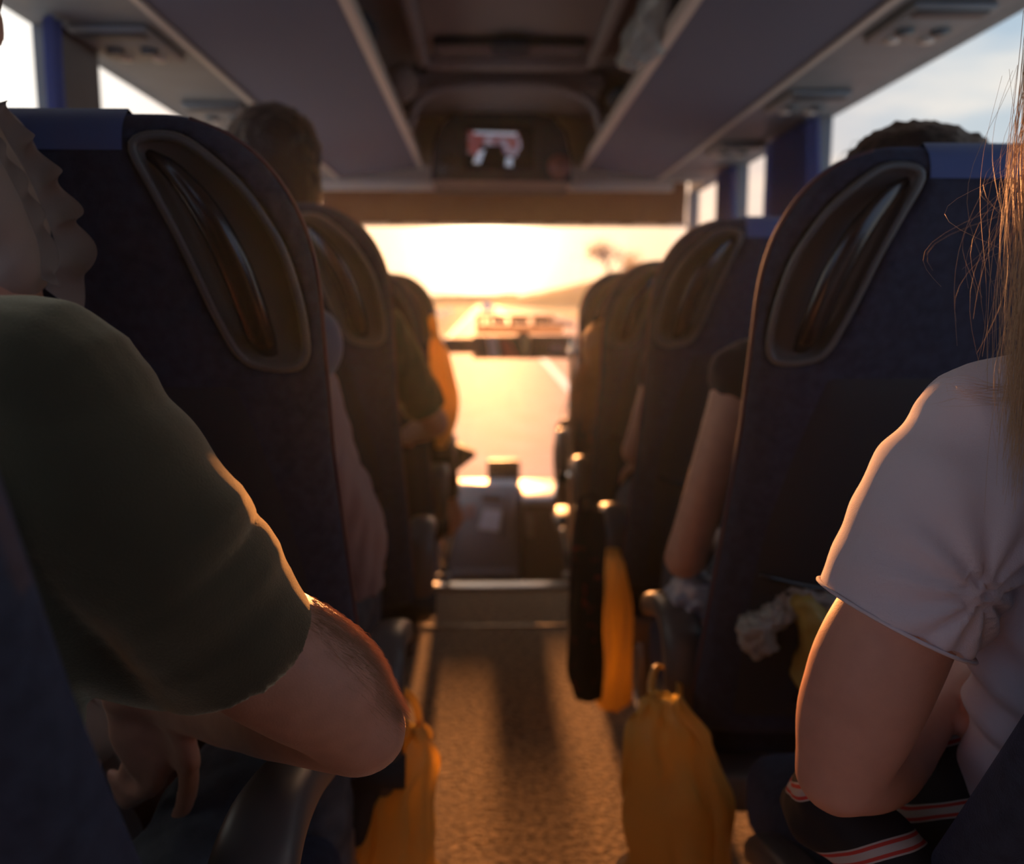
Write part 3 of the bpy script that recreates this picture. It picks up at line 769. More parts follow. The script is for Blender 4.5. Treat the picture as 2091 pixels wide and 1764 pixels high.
# partitions with chrome rails either side of the step
def rail(label, sgn, xs):
    t = thing('grab_rail', label, 'grab rail', (xs, 3.6, 0))
    b = bmesh.new(); tube(b, [(xs, 3.62, .0), (xs, 3.62, .55), (xs, 3.62, .98), (xs, 3.60, 1.02)], .014, 12, sm=4); finish('post', b, M_chrome, t)
    b = bmesh.new(); tube(b, [(xs-sgn*.055, 3.36, .27), (xs-sgn*.045, 3.42, .22), (xs-sgn*.01, 3.58, .06), (xs, 3.62, .02)], .015, 12, sm=4); finish('lower_rail', b, M_chrome, t)
    b = bmesh.new(); tube(b, [(xs, 3.62, 0), (xs, 3.62, .012)], .03, 16, cap='flat'); finish('base_plate', b, M_metal, t)
    for z in (.45, .75, .98):
        b = bmesh.new(); tube(b, [(xs, 3.60, z), (xs, 3.655, z)], .02, 12); finish('clamp', b, M_chrome, t)
    return t
rail('polished vertical grab rail at the step, beside the pinkish hand', -1, -.195)
rail('polished grab rail at the step, beside the curly sunlit hair', 1, .358)
# folded guide seat by the windscreen
t = thing('guide_seat', 'dark brown padded guide seat with rounded back near windscreen, right of road', 'seat', (.42, 4.1, -.55))
t['label'] = 'dark brown rounded guide seat beyond the polished grab rail and curly hair'
b = bmesh.new(); tube(b, [(.42, 4.2, .22), (.42, 4.16, .45), (.41, 4.14, .60)], [.085, .10, .075], 20, sm=4, flat=.5, upv=(0, 1, 0)); finish('backrest', b, mat('brown_vinyl', (.10, .06, .045), .5, sheen=.3), t)
b = bmesh.new(); bx(b, .33, .56, 4.02, 4.32, .08, .16, .03, 3); finish('cushion', b, M_dark, t)
b = bmesh.new(); tube(b, [(.45, 4.2, .08), (.45, 4.2, -.54)], .03, 12, cap='flat'); tube(b, [(.45, 4.2, -.55), (.45, 4.2, -.53)], .12, 20, cap='flat'); finish('pedestal', b, M_metal, t)
b = bmesh.new(); tube(b, [(.32, 4.05, .20), (.32, 4.02, .27), (.34, 4.12, .31)], .012, 10, sm=3); finish('arm_hook', b, M_chrome, t)


# ================================================================== people
M_skin = mat('skin', (.50, .26, .18), .5, .35, sheen=.5, sheen_tint=(1, .7, .5), sss=.15, var=.06, vscale=60, bump=.12, bscale=700)
M_skin2 = mat('skin_warm', (.55, .30, .21), .5, .35, sss=.15, var=.05, vscale=50)
M_hair_dk = mat('hair_dark', (.022, .014, .011), .6, .3, bump=.5, bscale=250, sheen=.3, sheen_tint=(1, .7, .5), stretch=(1, 1, .15))
M_hair_bl = mat('hair_blond', (.56, .36, .20), .45, .5, sheen=.3)
M_hair_or = mat('hair_auburn', (.40, .15, .04), .5, .4, sheen=.5, sheen_tint=(1, .6, .3), trans=.3)
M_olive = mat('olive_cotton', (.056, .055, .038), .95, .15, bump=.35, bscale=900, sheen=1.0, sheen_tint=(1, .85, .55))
M_white = mat('white_cotton', (.74, .68, .76), .9, .2, bump=.2, bscale=900, sheen=.08, trans=.03)
M_beige = mat('beige_cotton', (.46, .36, .30), .9, .15, bump=.15, bscale=800, trans=.15, sheen=.2)
M_green = mat('dark_green_cotton', (.03, .05, .035), .95, .1, sheen=.7, sheen_tint=(1, .8, .4))
M_jeans = mat('washed_denim', (.075, .09, .11), .9, .2, var=.3, vscale=25, bump=.3, bscale=500)
M_black = mat('black_cotton', (.035, .032, .035), .9, .2, sheen=.2)
M_pink = mat('pale_pink_cloth', (.42, .28, .25), .9, .1, trans=.15)

def hand(bm, w, d, n, thumb, curl=(.5, .6, .4), s=1.0, curls=None):
    """palm, four unequal fingers and a thumb; d towards the fingers, n out of the back of the hand, thumb +1/-1 side"""
    d = V(d).normalized(); n = V(n); n = (n - d*n.dot(d)).normalized(); a = d.cross(n)*thumb
    w = V(w)
    tube(bm, [w - d*.03*s, w + d*.012*s, w + d*.05*s, w + d*.085*s], [.027*s, .031*s, .041*s, .040*s], 14, sm=3, flat=.42, upv=n)
    for i, (off, L, r) in enumerate(((.030, .078, .0092), (.010, .086, .0096), (-.010, .080, .0092), (-.029, .062, .0082))):
        cu = curls[i] if curls else curl
        p = w + d*(.078 - .004*abs(i-1))*s + a*off*s; dirv = (d + a*off*1.2).normalized(); pts = [p - dirv*.02*s, p]; ang = 0
        for kk, f in enumerate((.46, .30, .24)):
            ang += cu[kk]; dd = dirv*math.cos(ang) - n*math.sin(ang); p = p + dd*L*f*s; pts.append(p)
        tube(bm, pts, [r*1.05*s, r*1.08*s, r*s, r*.93*s, r*.80*s], 10, sm=3)
    tb = w + d*.022*s + a*.024*s - n*.006*s; td = (d*.62 + a*.72 - n*.25).normalized()
    t2 = tb + td*.040*s; td2 = (d*.85 + a*.38 - n*.35).normalized(); t3 = t2 + td2*.032*s; t4 = t3 + (td2 - n*.25).normalized()*.024*s
    tube(bm, [tb - td*.015*s, tb, t2, t3, t4], [.016*s, .0165*s, .0125*s, .011*s, .009*s], 10, sm=3)
def head(bm, c, s=1.0, f=V((0, 1, 0))):
    f = V(f).normalized(); r = f.cross(V((0, 0, 1))).normalized(); u = r.cross(f); c = V(c); R = Matrix((r, f, u)).transposed()
    P = lambda x, y, z: c + (r*x + f*y + u*z)*s
    ball(bm, P(0, -.012, .03), .084*s, .90, 1.10, 1.0, R)
    ball(bm, P(0, .022, -.035), .062*s, .93, 1.0, 1.15, R)
    ball(bm, P(0, .050, -.088), .026*s, 1.1, .9, .8, R)
    tube(bm, [P(0, .078, .010), P(0, .093, -.018), P(0, .098, -.032)], [.008*s, .011*s, .014*s], 8)
    for sx in (-1, 1):
        ball(bm, P(sx*.076, -.005, -.008), .021*s, .35, .75, 1.3, R, 12)
        tube(bm, [P(sx*.012, .079, .022), P(sx*.044, .070, .024)], .009*s, 8)
        ball(bm, P(sx*.031, .071, .002), .0125*s, 1.1, .8, .8, R, 12)
        ball(bm, P(sx*.036, .052, -.030), .024*s, 1, .8, 1, R, 12)
    tube(bm, [P(-.022, .076, -.058), P(0, .086, -.057), P(.022, .076, -.058)], [.006*s, .009*s, .006*s], 8)
    return P
def arm(bm, sh, el, wr, r=(.050, .043, .040, .036, .026), flat=1.0):
    sh, el, wr = V(sh), V(el), V(wr)
    tube(bm, [sh, sh.lerp(el, .45), sh.lerp(el, .85), el], [r[0], r[1], r[2]*.98, r[2]], 18, sm=4)
    tube(bm, [el, el.lerp(wr, .25), el.lerp(wr, .7), wr], [r[2]*.98, r[3]*1.06, r[3]*.82, r[4]], 18, sm=4)
def person(label, J, skin=None, shirt=M_black, pants=M_jeans, sleeve=.7, hair=M_hair_dk, hairf=None, vox=.012, s=1.0, hl=None, hr=None, extra=None):
    """a seated figure: J gives the joints in the place"""
    skin = skin or M_skin
    J = {a: V(c) for a, c in J.items()}
    t = thing('person', label, 'person', (J['hip'].x, J['hip'].y, J['hip'].z))
    f = V(J.get('face', (0, 1, 0)))
    b = bmesh.new(); P = head(b, J['head'], s, f)
    nk = J['neck']
    tube(b, [nk + V((0, 0, -.05)), nk, J['head'] + V((0, -.01, -.05))], [.058*s, .052*s, .052*s], 16, sm=3)
    tube(b, [J['hip'], J['hip'].lerp(J['chest'], .5), J['chest'], nk + V((0, 0, -.03))], [.125*s, .12*s, .145*s, .06*s], 20, sm=4, flat=.68, upv=(0, 1, 0))
    tube(b, [J['shL'], (J['shL']+J['shR'])/2 + V((0, 0, .02)), J['shR']], [.05*s, .06*s, .05*s], 14, sm=3)
    for sd_, hh in (('L', hl), ('R', hr)):
        arm(b, J['sh'+sd_], J['el'+sd_], J['wr'+sd_], tuple(q*s for q in (.050, .043, .039, .036, .026)))
        dd = (J['wr'+sd_]-J['el'+sd_]).normalized(); h = hh or (dd + V((0, 0, -.35)), V((0, 0, 1)), 1 if sd_ == 'R' else -1)
        hand(b, J['wr'+sd_] + dd*.015, h[0], h[1], h[2], (.35, .5, .35), s)
        kn, an = J['kn'+sd_], J['an'+sd_]; hp = J['hip'] + V((.085 if sd_ == 'R' else -.085, .02, 0))
        tube(b, [hp, hp.lerp(kn, .5), kn], [.082*s, .072*s, .056*s], 16, sm=4); tube(b, [kn, kn.lerp(an, .35), an], [.054*s, .052*s, .034*s], 16, sm=4)
        tube(b, [an + V((0, -.03, -.04)), an + V((0, .07, -.055)), an + V((0, .15, -.065))], [.034, .034, .026], 12, sm=3, flat=.7)
    fuse('body', b, skin, t, vox, 3)
    # shirt
    b = bmesh.new()
    tube(b, [J['hip'] + V((0, 0, -.04)), J['hip'].lerp(J['chest'], .5), J['chest'], nk + V((0, 0, -.045))], [.150*s, .145*s, .170*s, .085*s], 24, sm=4, flat=.72, upv=(0, 1, 0), cap='flat')
    tube(b, [J['shL'], (J['shL']+J['shR'])/2 + V((0, 0, .012)), J['shR']], [.062*s, .075*s, .062*s], 16, sm=3)
    for sd_ in 'LR':
        a0, a1 = J['sh'+sd_], J['el'+sd_]
        if sleeve <= 1: tube(b, [a0, a0.lerp(a1, sleeve*.5), a0.lerp(a1, sleeve)], [.064*s, .062*s, .058*s], 18, sm=4, cap='flat')
        else: tube(b, [a0, a0.lerp(a1, .5), a1, a1.lerp(J['wr'+sd_], .55), a1.lerp(J['wr'+sd_], .95)], [.064*s, .058*s, .052*s, .046*s, .036*s], 18, sm=4, cap='flat')
    fuse('shirt', b, shirt, t, vox*.9, 2, lambda p, n: .005*nz3(p, 22) + .004*nz3(V((p.x*3, p.y*3, p.z)), 14, 4))
    b = bmesh.new()
    for sd_ in 'LR':
        kn, an = J['kn'+sd_], J['an'+sd_]; hp = J['hip'] + V((.085 if sd_ == 'R' else -.085, .02, 0))
        tube(b, [hp, hp.lerp(kn, .5), kn], [.094*s, .084*s, .068*s], 18, sm=4); tube(b, [kn, kn.lerp(an, .35), an.lerp(kn, .1)], [.066*s, .064*s, .052*s], 18, sm=4, cap='flat')
    fuse('trousers', b, pants, t, vox, 2, lambda p, n: .005*nz3(p, 20, 2))
    for sd_ in 'LR':
        an = J['an'+sd_]; b = bmesh.new(); tube(b, [an + V((0, -.045, -.04)), an + V((0, .07, -.055)), an + V((0, .165, -.065))], [.042, .043, .034], 14, sm=3, flat=.75)
        finish('shoe', b, M_panel, t)
    # hair
    b = bmesh.new()
    if hairf: hairf(b, P, J)
    else:
        ball(b, P(0, -.022, .045), .088*s, .93, 1.05, 1.0); ball(b, P(0, -.045, .0), .078*s, 1.0, .8, 1.05)
    fuse('hair', b, hair, t, min(vox, .009), 2, lambda p, n: .006*nz3(p, 45) + .004*nz3(p, 110, 2))
    if extra: extra(t)
    return t
def legs(J, x, y, dx=.11, z=.53):
    J.update(knL=(x-dx, y+.42, z), knR=(x+dx, y+.42, z), anL=(x-dx, y+.40, .11), anR=(x+dx, y+.40, .11)); return J

# --- row ahead of the olive shirt man: person with the hanging pink-beige sleeve
def ex1(t):
    b = bmesh.new(); tube(b, [(-.31, 1.42, 1.02), (-.275, 1.45, .88), (-.245, 1.50, .76), (-.243, 1.52, .645)], [.05, .058, .062, .050], 20, sm=5, cap='flat')
    fuse('loose_sleeve', b, M_pink, t, .007, 2, lambda p, n: .007*nz3(V((p.x*2, p.y*2, p.z*.7)), 24, 1))
person('person in a loose pale pink-beige sleeved top, mostly hidden behind the navy seat',
       legs(dict(hip=(-.42, 1.47, .56), chest=(-.41, 1.42, .92), neck=(-.41, 1.42, 1.08), head=(-.42, 1.45, 1.19), shL=(-.57, 1.42, 1.02), shR=(-.31, 1.42, 1.02),
                 elL=(-.60, 1.50, .76), wrL=(-.52, 1.74, .70), elR=(-.25, 1.50, .74), wrR=(-.29, 1.74, .68)), -.42, 1.47), M_skin2, M_pink, M_jeans, 1.0, extra=ex1, vox=.010)
b = bmesh.new(); p = at(668, 705, 1.32)
ball(b, p + V((-.022, .02, 0)), .058, .75, .8, 1.0); tag(fuse('neck_pillow', b, mat('blue_grey_cushion', (.09, .11, .17), .9, sheen=.3), None, .006, 3), 'small blue-grey rounded pillow peeking out past the oval grab handle', 'pillow')
# --- second row: tall person, dark hair, dark green t-shirt with the sunlit arm
person('tall person with short dark hair and dark green t-shirt, elbow out in the aisle',
       legs(dict(hip=(-.43, 2.22, .60), chest=(-.43, 2.20, 1.02), neck=(-.47, 2.16, 1.24), head=(-.500, 2.12, 1.475), shL=(-.64, 2.20, 1.14), shR=(-.285, 2.24, 1.115),
                 elL=(-.66, 2.3, .84), wrL=(-.55, 2.52, .74), elR=(-.150, 2.42, .835), wrR=(-.26, 2.66, .76)), -.43, 2.22), M_skin, M_green, M_black, .84,
       hairf=lambda b, P, J: (ball(b, P(0, -.02, .04), .112, .98, 1.08, 1.0), ball(b, P(.012, -.045, -.03), .102, 1.0, .8, 1.15)), vox=.011, s=1.06)
# --- third row: person in dark clothes, hand hanging
person('person in dark clothes with a pinkish hand hanging beside the polished rail',
       legs(dict(hip=(-.42, 3.0, .56), chest=(-.42, 2.98, .90), neck=(-.42, 2.99, 1.04), head=(-.43, 3.02, 1.13), shL=(-.58, 2.97, .98), shR=(-.27, 2.99, .98),
                 elL=(-.60, 3.05, .72), wrL=(-.5, 3.28, .66), elR=(-.185, 3.04, .70), wrR=(-.135, 3.12, .46)), -.42, 3.0), M_skin2, M_black, M_black, 1.6,
       hr=(V((.15, .15, -1)), V((.6, -.8, 0)), 1), vox=.011)
# --- fourth row: knee and tray edge
b = bmesh.new(); q = [at(912, 905, 3.75), at(973, 932, 3.75), at(930, 965, 3.75), at(905, 985, 3.75)]
f = b.faces.new([b.verts.new(p) for p in q]); r = bmesh.ops.extrude_face_region(b, geom=[f])
for g_ in r['geom']:
    if isinstance(g_, bmesh.types.BMVert): g_.co.y += .16
bmesh.ops.bevel(b, geom=b.edges[:], offset=.006, segments=2, affect='EDGES')
tag(finish('folding_tray', b, M_panel), 'dark pointed folding tray jutting into the aisle near the sunlit dashboard', 'tray')

# --- right side
def frizz(b, P, J):
    ball(b, P(0, -.02, .05), .108, 1.05, 1.08, .95); ball(b, P(0, -.05, -.02), .105, 1.05, .8, 1.1); ball(b, P(.03, -.02, .075), .085, 1.2, 1, .8)
def strands(name, par, roots, m, L, r=.0006, n=9, sway=.02, seed=1, grav=(0, 0, -1), kind='stuff', label=None):
    rn = random.Random(seed); cu = bpy.data.curves.new(name, 'CURVE'); cu.dimensions = '3D'; cu.bevel_depth = r; cu.bevel_resolution = 0
    for (p, d) in roots:
        p = V(p); d = V(d).normalized(); LL = L*rn.uniform(.6, 1.1); sp = cu.splines.new('POLY'); sp.points.add(n-1); q = V(p); c1 = V((rn.uniform(-1, 1), rn.uniform(-1, 1), rn.uniform(-1, 1)))
        for i in range(n):
            t = i/(n-1); sp.points[i].co = (*(q + c1*sway*math.sin(t*PI*rn.uniform(.8, 1.2))*t), 1); sp.points[i].radius = 1 - .7*t
            d2 = (d*(1-t) + V(grav)*t).normalized(); q = q + d2*LL/(n-1)
    o = bpy.data.objects.new(name, cu); COL.objects.link(o); cu.materials.append(m)
    base = wloc(par); o.location = -base; o.parent = par
    if kind: o['kind'] = kind
    if label: o['label'] = label
    return o
def exf(t):
    rn = random.Random(5); rt = []
    for _ in range(260):
        a, e_ = rn.uniform(0, 2*PI), rn.uniform(.1, 1.3); d = V((math.cos(a)*math.cos(e_), math.sin(a)*math.cos(e_), math.sin(e_))); rt.append((V((.655, 1.37, 1.325)) + V((d.x*.105, d.y*.105, d.z*.085)), d + V((rn.uniform(-.4, .4), 0, .3))))
    strands('flyaway_hair', t, rt, M_hair_dk, .045, .0007, 5, .012)
    b = bmesh.new(); tube(b, [(.37, 1.49, .63), (.385, 1.54, .60), (.41, 1.62, .58)], [.040, .055, .06], 16, sm=3)
    fuse('frilled_shirt_hem', b, mat('blue_white_print', (.22, .27, .38), .8, col2=(.6, .55, .55), vscale=45), t, .006, 1, lambda p, n: .012*nz3(p, 55, 3))
person('person with frizzy brown hair over the seat top, bare elbow in the aisle',
       legs(dict(hip=(.60, 1.60, .56), chest=(.60, 1.50, .93), neck=(.62, 1.44, 1.13), head=(.655, 1.37, 1.285), shL=(.445, 1.47, 1.04), shR=(.76, 1.48, 1.02),
                 elL=(.357, 1.50, .705), wrL=(.47, 1.74, .68), elR=(.80, 1.55, .74), wrR=(.68, 1.78, .68)), .60, 1.60), M_skin2, M_black, M_jeans, .08, M_hair_dk, frizz, .010, extra=exf)
person('person with bare elbow beside the second seat ahead of the blonde woman',
       legs(dict(hip=(.60, 2.36, .56), chest=(.60, 2.30, .92), neck=(.61, 2.28, 1.06), head=(.62, 2.28, 1.17), shL=(.475, 2.28, 1.02), shR=(.75, 2.28, 1.0),
                 elL=(.408, 2.33, .765), wrL=(.47, 2.56, .70), elR=(.80, 2.35, .72), wrR=(.68, 2.58, .66)), .60, 2.36), M_skin2, M_black, M_jeans, .3, vox=.011)
def ginger(b, P, J):
    ball(b, P(0, -.02, .045), .098, .98, 1.08, 1.0); ball(b, P(0, -.045, -.01), .090, 1.0, .8, 1.1)
def exg(t):
    rn = random.Random(11); rt = []
    for _ in range(150): rt.append((V((rn.uniform(.345, .40), rn.uniform(2.96, 3.10), rn.uniform(.90, 1.0))), V((rn.uniform(-.6, .4), rn.uniform(-.5, .5), -.6))))
    strands('curly_hair', t, rt, M_hair_or, .22, .0022, 9, .035, seed=4)
person('person with curly auburn hair glowing orange, leaning into the aisle',
       legs(dict(hip=(.60, 3.08, .56), chest=(.55, 3.04, .82), neck=(.49, 3.04, .93), head=(.425, 3.04, .975), shL=(.45, 3.02, .85), shR=(.68, 3.04, .92),
                 elL=(.42, 3.12, .62), wrL=(.5, 3.3, .60), elR=(.76, 3.1, .66), wrR=(.66, 3.32, .62), face=(-.3, 1, -.3)), .60, 3.08), M_skin2, M_black, M_black, .8, M_hair_or, ginger, .011, extra=exg)

# ================================================================== the man in the olive shirt, near the camera
t = thing('person', 'broad man in loose olive t-shirt leaning forward, bare hairy elbow over the aisle', 'person', (-.50, .62, .55))
sh, mid, el = at(170, 850, .60), at(440, 1180, .62), at(735, 1488, .66)
fa, fb, wr = at(600, 1462, .72), at(480, 1450, .80), at(345, 1425, .86)
b = bmesh.new()
tube(b, [sh + V((-.02, 0, -.03)), mid + V((-.015, 0, -.02)), at(530, 1322, .64), at(650, 1398, .65), el], [.040, .042, .0525, .0520, .0385], 26, sm=6)
tube(b, [el, fa, fb, wr], [.037, .040, .036, .029], 22, sm=6)
tube(b, [(-.50, .60, .56), (-.47, .61, .75), (-.44, .60, .98), (-.47, .62, 1.10)], [.12, .125, .14, .08], 20, sm=4, flat=.65, upv=(0, 1, 0))
tube(b, [(-.66, .60, 1.05), (-.47, .60, 1.07), sh + V((-.03, 0, -.03))], [.045, .05, .045], 16, sm=4)
tube(b, [(-.48, .62, 1.08), (-.50, .66, 1.20), (-.51, .69, 1.27)], [.062, .056, .055], 16, sm=3); head(b, (-.585, .64, 1.33), 1.02, (.05, 1, -.2))
arm(b, (-.67, .60, 1.04), (-.76, .74, .80), (-.58, .92, .70))
hand(b, (-.575, .935, .70), (.7, .5, -.3), (0, .2, 1), 1, (.4, .5, .3))
# right hand, hanging from the lap: index finger straight down, the others curled under
hp = at(262, 1420, .86)
tube(b, [wr, at(300, 1410, .86), hp], [.029, .029, .027], 16, sm=3)
pd = (at(352, 1560, .855) - at(250, 1415, .86)).normalized()
tube(b, [at(258, 1425, .865), at(290, 1480, .86), at(322, 1552, .86)], [.026, .036, .033], 16, sm=5, flat=.55, upv=(0, -1, .3))
tube(b, [at(352, 1500, .85), at(384, 1572, .845), at(378, 1640, .84), at(345, 1705, .845)], [.0115, .0115, .0105, .0092], 12, sm=5)
tube(b, [at(318, 1540, .85), at(322, 1590, .85), at(290, 1618, .86), at(262, 1606, .87)], [.011, .0115, .0105, .0092], 12, sm=5)
tube(b, [at(296, 1530, .86), at(298, 1596, .866), at(262, 1636, .872), at(240, 1620, .88)], [.0108, .011, .0100, .0088], 12, sm=5)
tube(b, [at(270, 1510, .868), at(262, 1570, .875), at(240, 1596, .88), at(226, 1580, .886)], [.0098, .0098, .009, .008], 12, sm=5)
tube(b, [at(340, 1450, .845), at(372, 1500, .838), at(392, 1560, .835)], [.014, .0125, .0102], 12, sm=4)
for kx, ky, kz in ((-.265, 1.12, .575), (-.56, 1.08, .50)):
    tube(b, [(-.47 + (kx+.4)*.4, .66, .46), (-.46 + (kx+.4)*.85, .78, .51), (kx-.01, .95, kz+.025), (kx, ky, kz)], [.085, .070, .060, .056], 16, sm=4); tube(b, [(kx, ky, kz), (kx, ky+.02, .34), (kx, ky-.02, .10)], [.055, .05, .034], 14, sm=4)
    tube(b, [(kx, ky-.05, .055), (kx, ky+.05, .045), (kx, ky+.13, .04)], [.034, .035, .026], 12, sm=3, flat=.7)
body = fuse('body', b, M_skin, t, .006, 4, lambda p, n: .0012*nz3(p, 28))
# t-shirt: wide folded sleeve, yoke and back
cufu = (at(612, 1192, .64) - at(372, 1472, .64)).normalized()
b = bmesh.new()
sp = [at(40, 850, .60), at(170, 950, .60), at(325, 1125, .61), at(440, 1262, .63), at(494, 1335, .64)]
tube(b, sp, [.064, .072, .070, .0655, .0635], 34, sm=8, upv=(0, 0, 1), cap='flat')
tube(b, [at(440, 1262, .628), at(500, 1342, .64)], [.0665, .0655], 34, upv=(0, 0, 1), cap='flat')
tube(b, [(-.50, .60, .60), (-.475, .605, .78), (-.445, .60, .96), (-.44, .60, 1.06), (-.46, .61, 1.13)], [.145, .150, .165, .135, .075], 30, sm=5, flat=.66, upv=(0, 1, 0), cap='flat')
tube(b, [(-.66, .60, 1.065), (-.47, .60, 1.085), at(60, 790, .60), at(140, 850, .60)], [.062, .066, .064, .066], 20, sm=5)
tube(b, [at(-60, 1050, .60), at(60, 1160, .61), at(210, 1290, .62), at(360, 1370, .63)], [.10, .080, .052, .032], 24, sm=5)
tube(b, [(-.66, .60, 1.05), (-.73, .68, .90)], [.07, .065], 18, cap='flat')
dirs = (at(494, 1335, .64) - at(180, 930, .60)).normalized()
def fold_olive(p, n):
    rel = p - at(330, 1110, .61); sL = rel.dot(dirs)
    a = .0045*nz3(p, 9, 2) + .0018*nz3(p, 26, 5)
    q = math.sin((p.z*1.0 - p.x*1.4)*42 + 3*nz3(p, 6)); a += .0022*q*max(0, min(1, (sL+.25)*3))
    e = (p - at(535, 1085, .60)); dd = abs(e.dot(dirs)); lat = (e - dirs*e.dot(dirs)).length
    return a - .006*ridge(dd/.016)*ridge(lat/.16) + .004*ridge((dd-.028)/.03)*ridge(lat/.16)
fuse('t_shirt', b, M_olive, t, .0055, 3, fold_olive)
b = bmesh.new()
for kx, ky, kz in ((-.265, 1.12, .575), (-.56, 1.08, .50)):
    tube(b, [(-.47 + (kx+.4)*.4, .66, .46), (-.46 + (kx+.4)*.85, .78, .51), (kx-.01, .95, kz+.025), (kx, ky, kz)], [.10, .085, .074, .070], 20, sm=4); tube(b, [(kx, ky, kz), (kx, ky+.02, .34), (kx, ky-.02, .12)], [.072, .066, .055], 18, sm=4, cap='flat')
fuse('jeans', b, M_jeans, t, .008, 2, lambda p, n: .006*nz3(p, 18, 2) + .003*nz3(p, 45))
for kx, ky in ((-.265, 1.12), (-.56, 1.08)):
    b = bmesh.new(); tube(b, [(kx, ky-.06, .055), (kx, ky+.05, .045), (kx, ky+.145, .04)], [.042, .044, .034], 14, sm=3, flat=.75); finish('shoe', b, M_panel, t)
b = bmesh.new(); ball(b, (-.585, .615, 1.37), .093, .93, 1.05, .95); ball(b, (-.585, .59, 1.32), .084, 1, .8, 1.05); fuse('hair', b, M_hair_dk, t, .009, 2, lambda p, n: .004*nz3(p, 60))
# fine hair on the bare arm, rooted on the skin
tree = BVHTree.FromObject(body, bpy.context.evaluated_depsgraph_get())
rn = random.Random(9); roots = []; base = wloc(body)
A0, A1 = at(560, 1300, .64), el; ax_ = (A1-A0).normalized(); upn = V((.62, -.15, .77)); upn = (upn - ax_*upn.dot(ax_)).normalized(); sdn = ax_.cross(upn)
while len(roots) < 3000:
    f_ = rn.uniform(-.05, 1.08); an = rn.gauss(-.05, .30)
    d = upn*math.cos(an) + sdn*math.sin(an); o_ = A0.lerp(A1, f_)
    hit = tree.ray_cast(o_ + d*.14 - base, -d, .2)
    if hit[0] is not None: roots.append((hit[0] + base, (ax_*.95 + hit[1]*.42 + V((rn.uniform(-.3, .3), rn.uniform(-.3, .3), rn.uniform(-.3, .3)))*.6)))
M_fuzz = mat('arm_hair', (.55, .34, .20), .5, .5, trans=.4)
strands('arm_hair', t, roots, M_fuzz, .0115, .00010, 4, .002, 2, grav=(.5, 0, -.8))

# ---- window-side passenger next to him: beige top with a fluttering ruffled sleeve
t = thing('person', 'window-side passenger in beige top with ruffled flutter sleeve, face turned to window', 'person', (-.80, .80, .55))
D = .93
b = bmesh.new(); head(b, (-.562, .90, 1.44), .98, (-.4, 1, 0)); 
tube(b, [(-.62, .92, 1.24), (-.60, .91, 1.31), (-.572, .90, 1.37)], [.058, .05, .05], 16, sm=3)
tube(b, [(-.80, .82, .58), (-.74, .86, .85), (-.66, .91, 1.10), (-.62, .92, 1.26)], [.12, .115, .13, .06], 20, sm=4, flat=.66, upv=(0, 1, 0))
tube(b, [(-.78, .95, 1.16), (-.64, .92, 1.19), at(-30, 520, .92)], [.045, .05, .042], 14, sm=3)
arm(b, at(-20, 560, .92), (-.50, 1.0, .84), (-.56, 1.10, .66), (.045, .04, .036, .034, .026)); hand(b, (-.565, 1.10, .65), (-.2, .3, -1), (.6, .6, .3), -1)
arm(b, (-.80, .95, 1.14), (-.90, 1.02, .86), (-.78, 1.12, .68)); hand(b, (-.775, 1.13, .67), (.4, .4, -.8), (0, .5, 1), 1)
for kx, ky, kz, hx in ((-.46, 1.04, .60, -.72), (-.72, 1.12, .56, -.84)):
    tube(b, [(hx, .84, .55), ((hx+kx)/2, .94, .57), (kx, ky, kz-.03)], [.08, .07, .055], 16, sm=4); tube(b, [(kx, ky, kz-.03), (kx-.0, ky+.06, .36), (kx-.03, ky+.03, .10)], [.053, .05, .034], 14, sm=4)
    tube(b, [(kx-.03, ky, .055), (kx-.03, ky+.08, .045), (kx-.03, ky+.14, .04)], [.034, .033, .026], 12, sm=3, flat=.7)
fuse('body', b, M_skin2, t, .009, 4)
b = bmesh.new()
tube(b, [(-.80, .82, .60), (-.74, .86, .85), (-.66, .91, 1.10), (-.60, .92, 1.24)], [.145, .14, .155, .085], 24, sm=4, flat=.7, upv=(0, 1, 0), cap='flat')
tube(b, [(-.80, .95, 1.15), (-.66, .93, 1.22), at(-90, 430, .92)], [.06, .075, .06], 18, sm=4)
tube(b, [at(-115, 330, .93), at(-65, 400, .925), at(-8, 480, .92), at(25, 528, .92)], [.085, .078, .062, .044], 22, sm=5)
fuse('blouse', b, M_beige, t, .007, 3, lambda p, n: .004*nz3(p, 16, 3))
def ruffle(pix, depth, wid, amp, waves, m, par, side=(1, -.2, .1), thick_=.0022, name='ruffle', ph=0):
    P = catmull([at(x, y, d) for (x, y), d in zip(pix, depth if isinstance(depth, list) else [depth]*len(pix))], 16); b = bmesh.new(); n = len(P)-1; g = []
    S = V(side).normalized()
    for i, p in enumerate(P):
        tn = (P[min(i+1, n)]-P[max(i-1, 0)]).normalized(); o1 = (S - tn*S.dot(tn)).normalized(); o2 = tn.cross(o1); row = []; u = i/n
        for j in range(9):
            v = j/8; w_ = wid*(.35 + .65*math.sin(min(1, u*1.25+.1)*PI/2)); a_ = amp*v*math.sin(u*waves*2*PI+ph)
            row.append(b.verts.new(p + o1*(w_*v*(1+.22*math.sin(u*waves*2*PI+ph+1.0))) + o2*a_*.7 + tn*(amp*.35*v*math.sin(u*waves*2*PI+ph+1.4))))
        g.append(row)
    for i in range(n):
        for j in range(8): b.faces.new((g[i][j], g[i+1][j], g[i+1][j+1], g[i][j+1]))
    bmesh.ops.solidify(b, geom=b.faces[:], thickness=thick_)
    return finish(name, b, m, par)
ruffle([(-20, 215), (14, 285), (52, 350), (80, 410), (104, 470), (118, 530), (92, 590)], [.885, .88, .88, .88, .885, .89, .90], .034, .012, 5.2, M_beige, t, side=(1, -.1, .25), name='sleeve_ruffle')
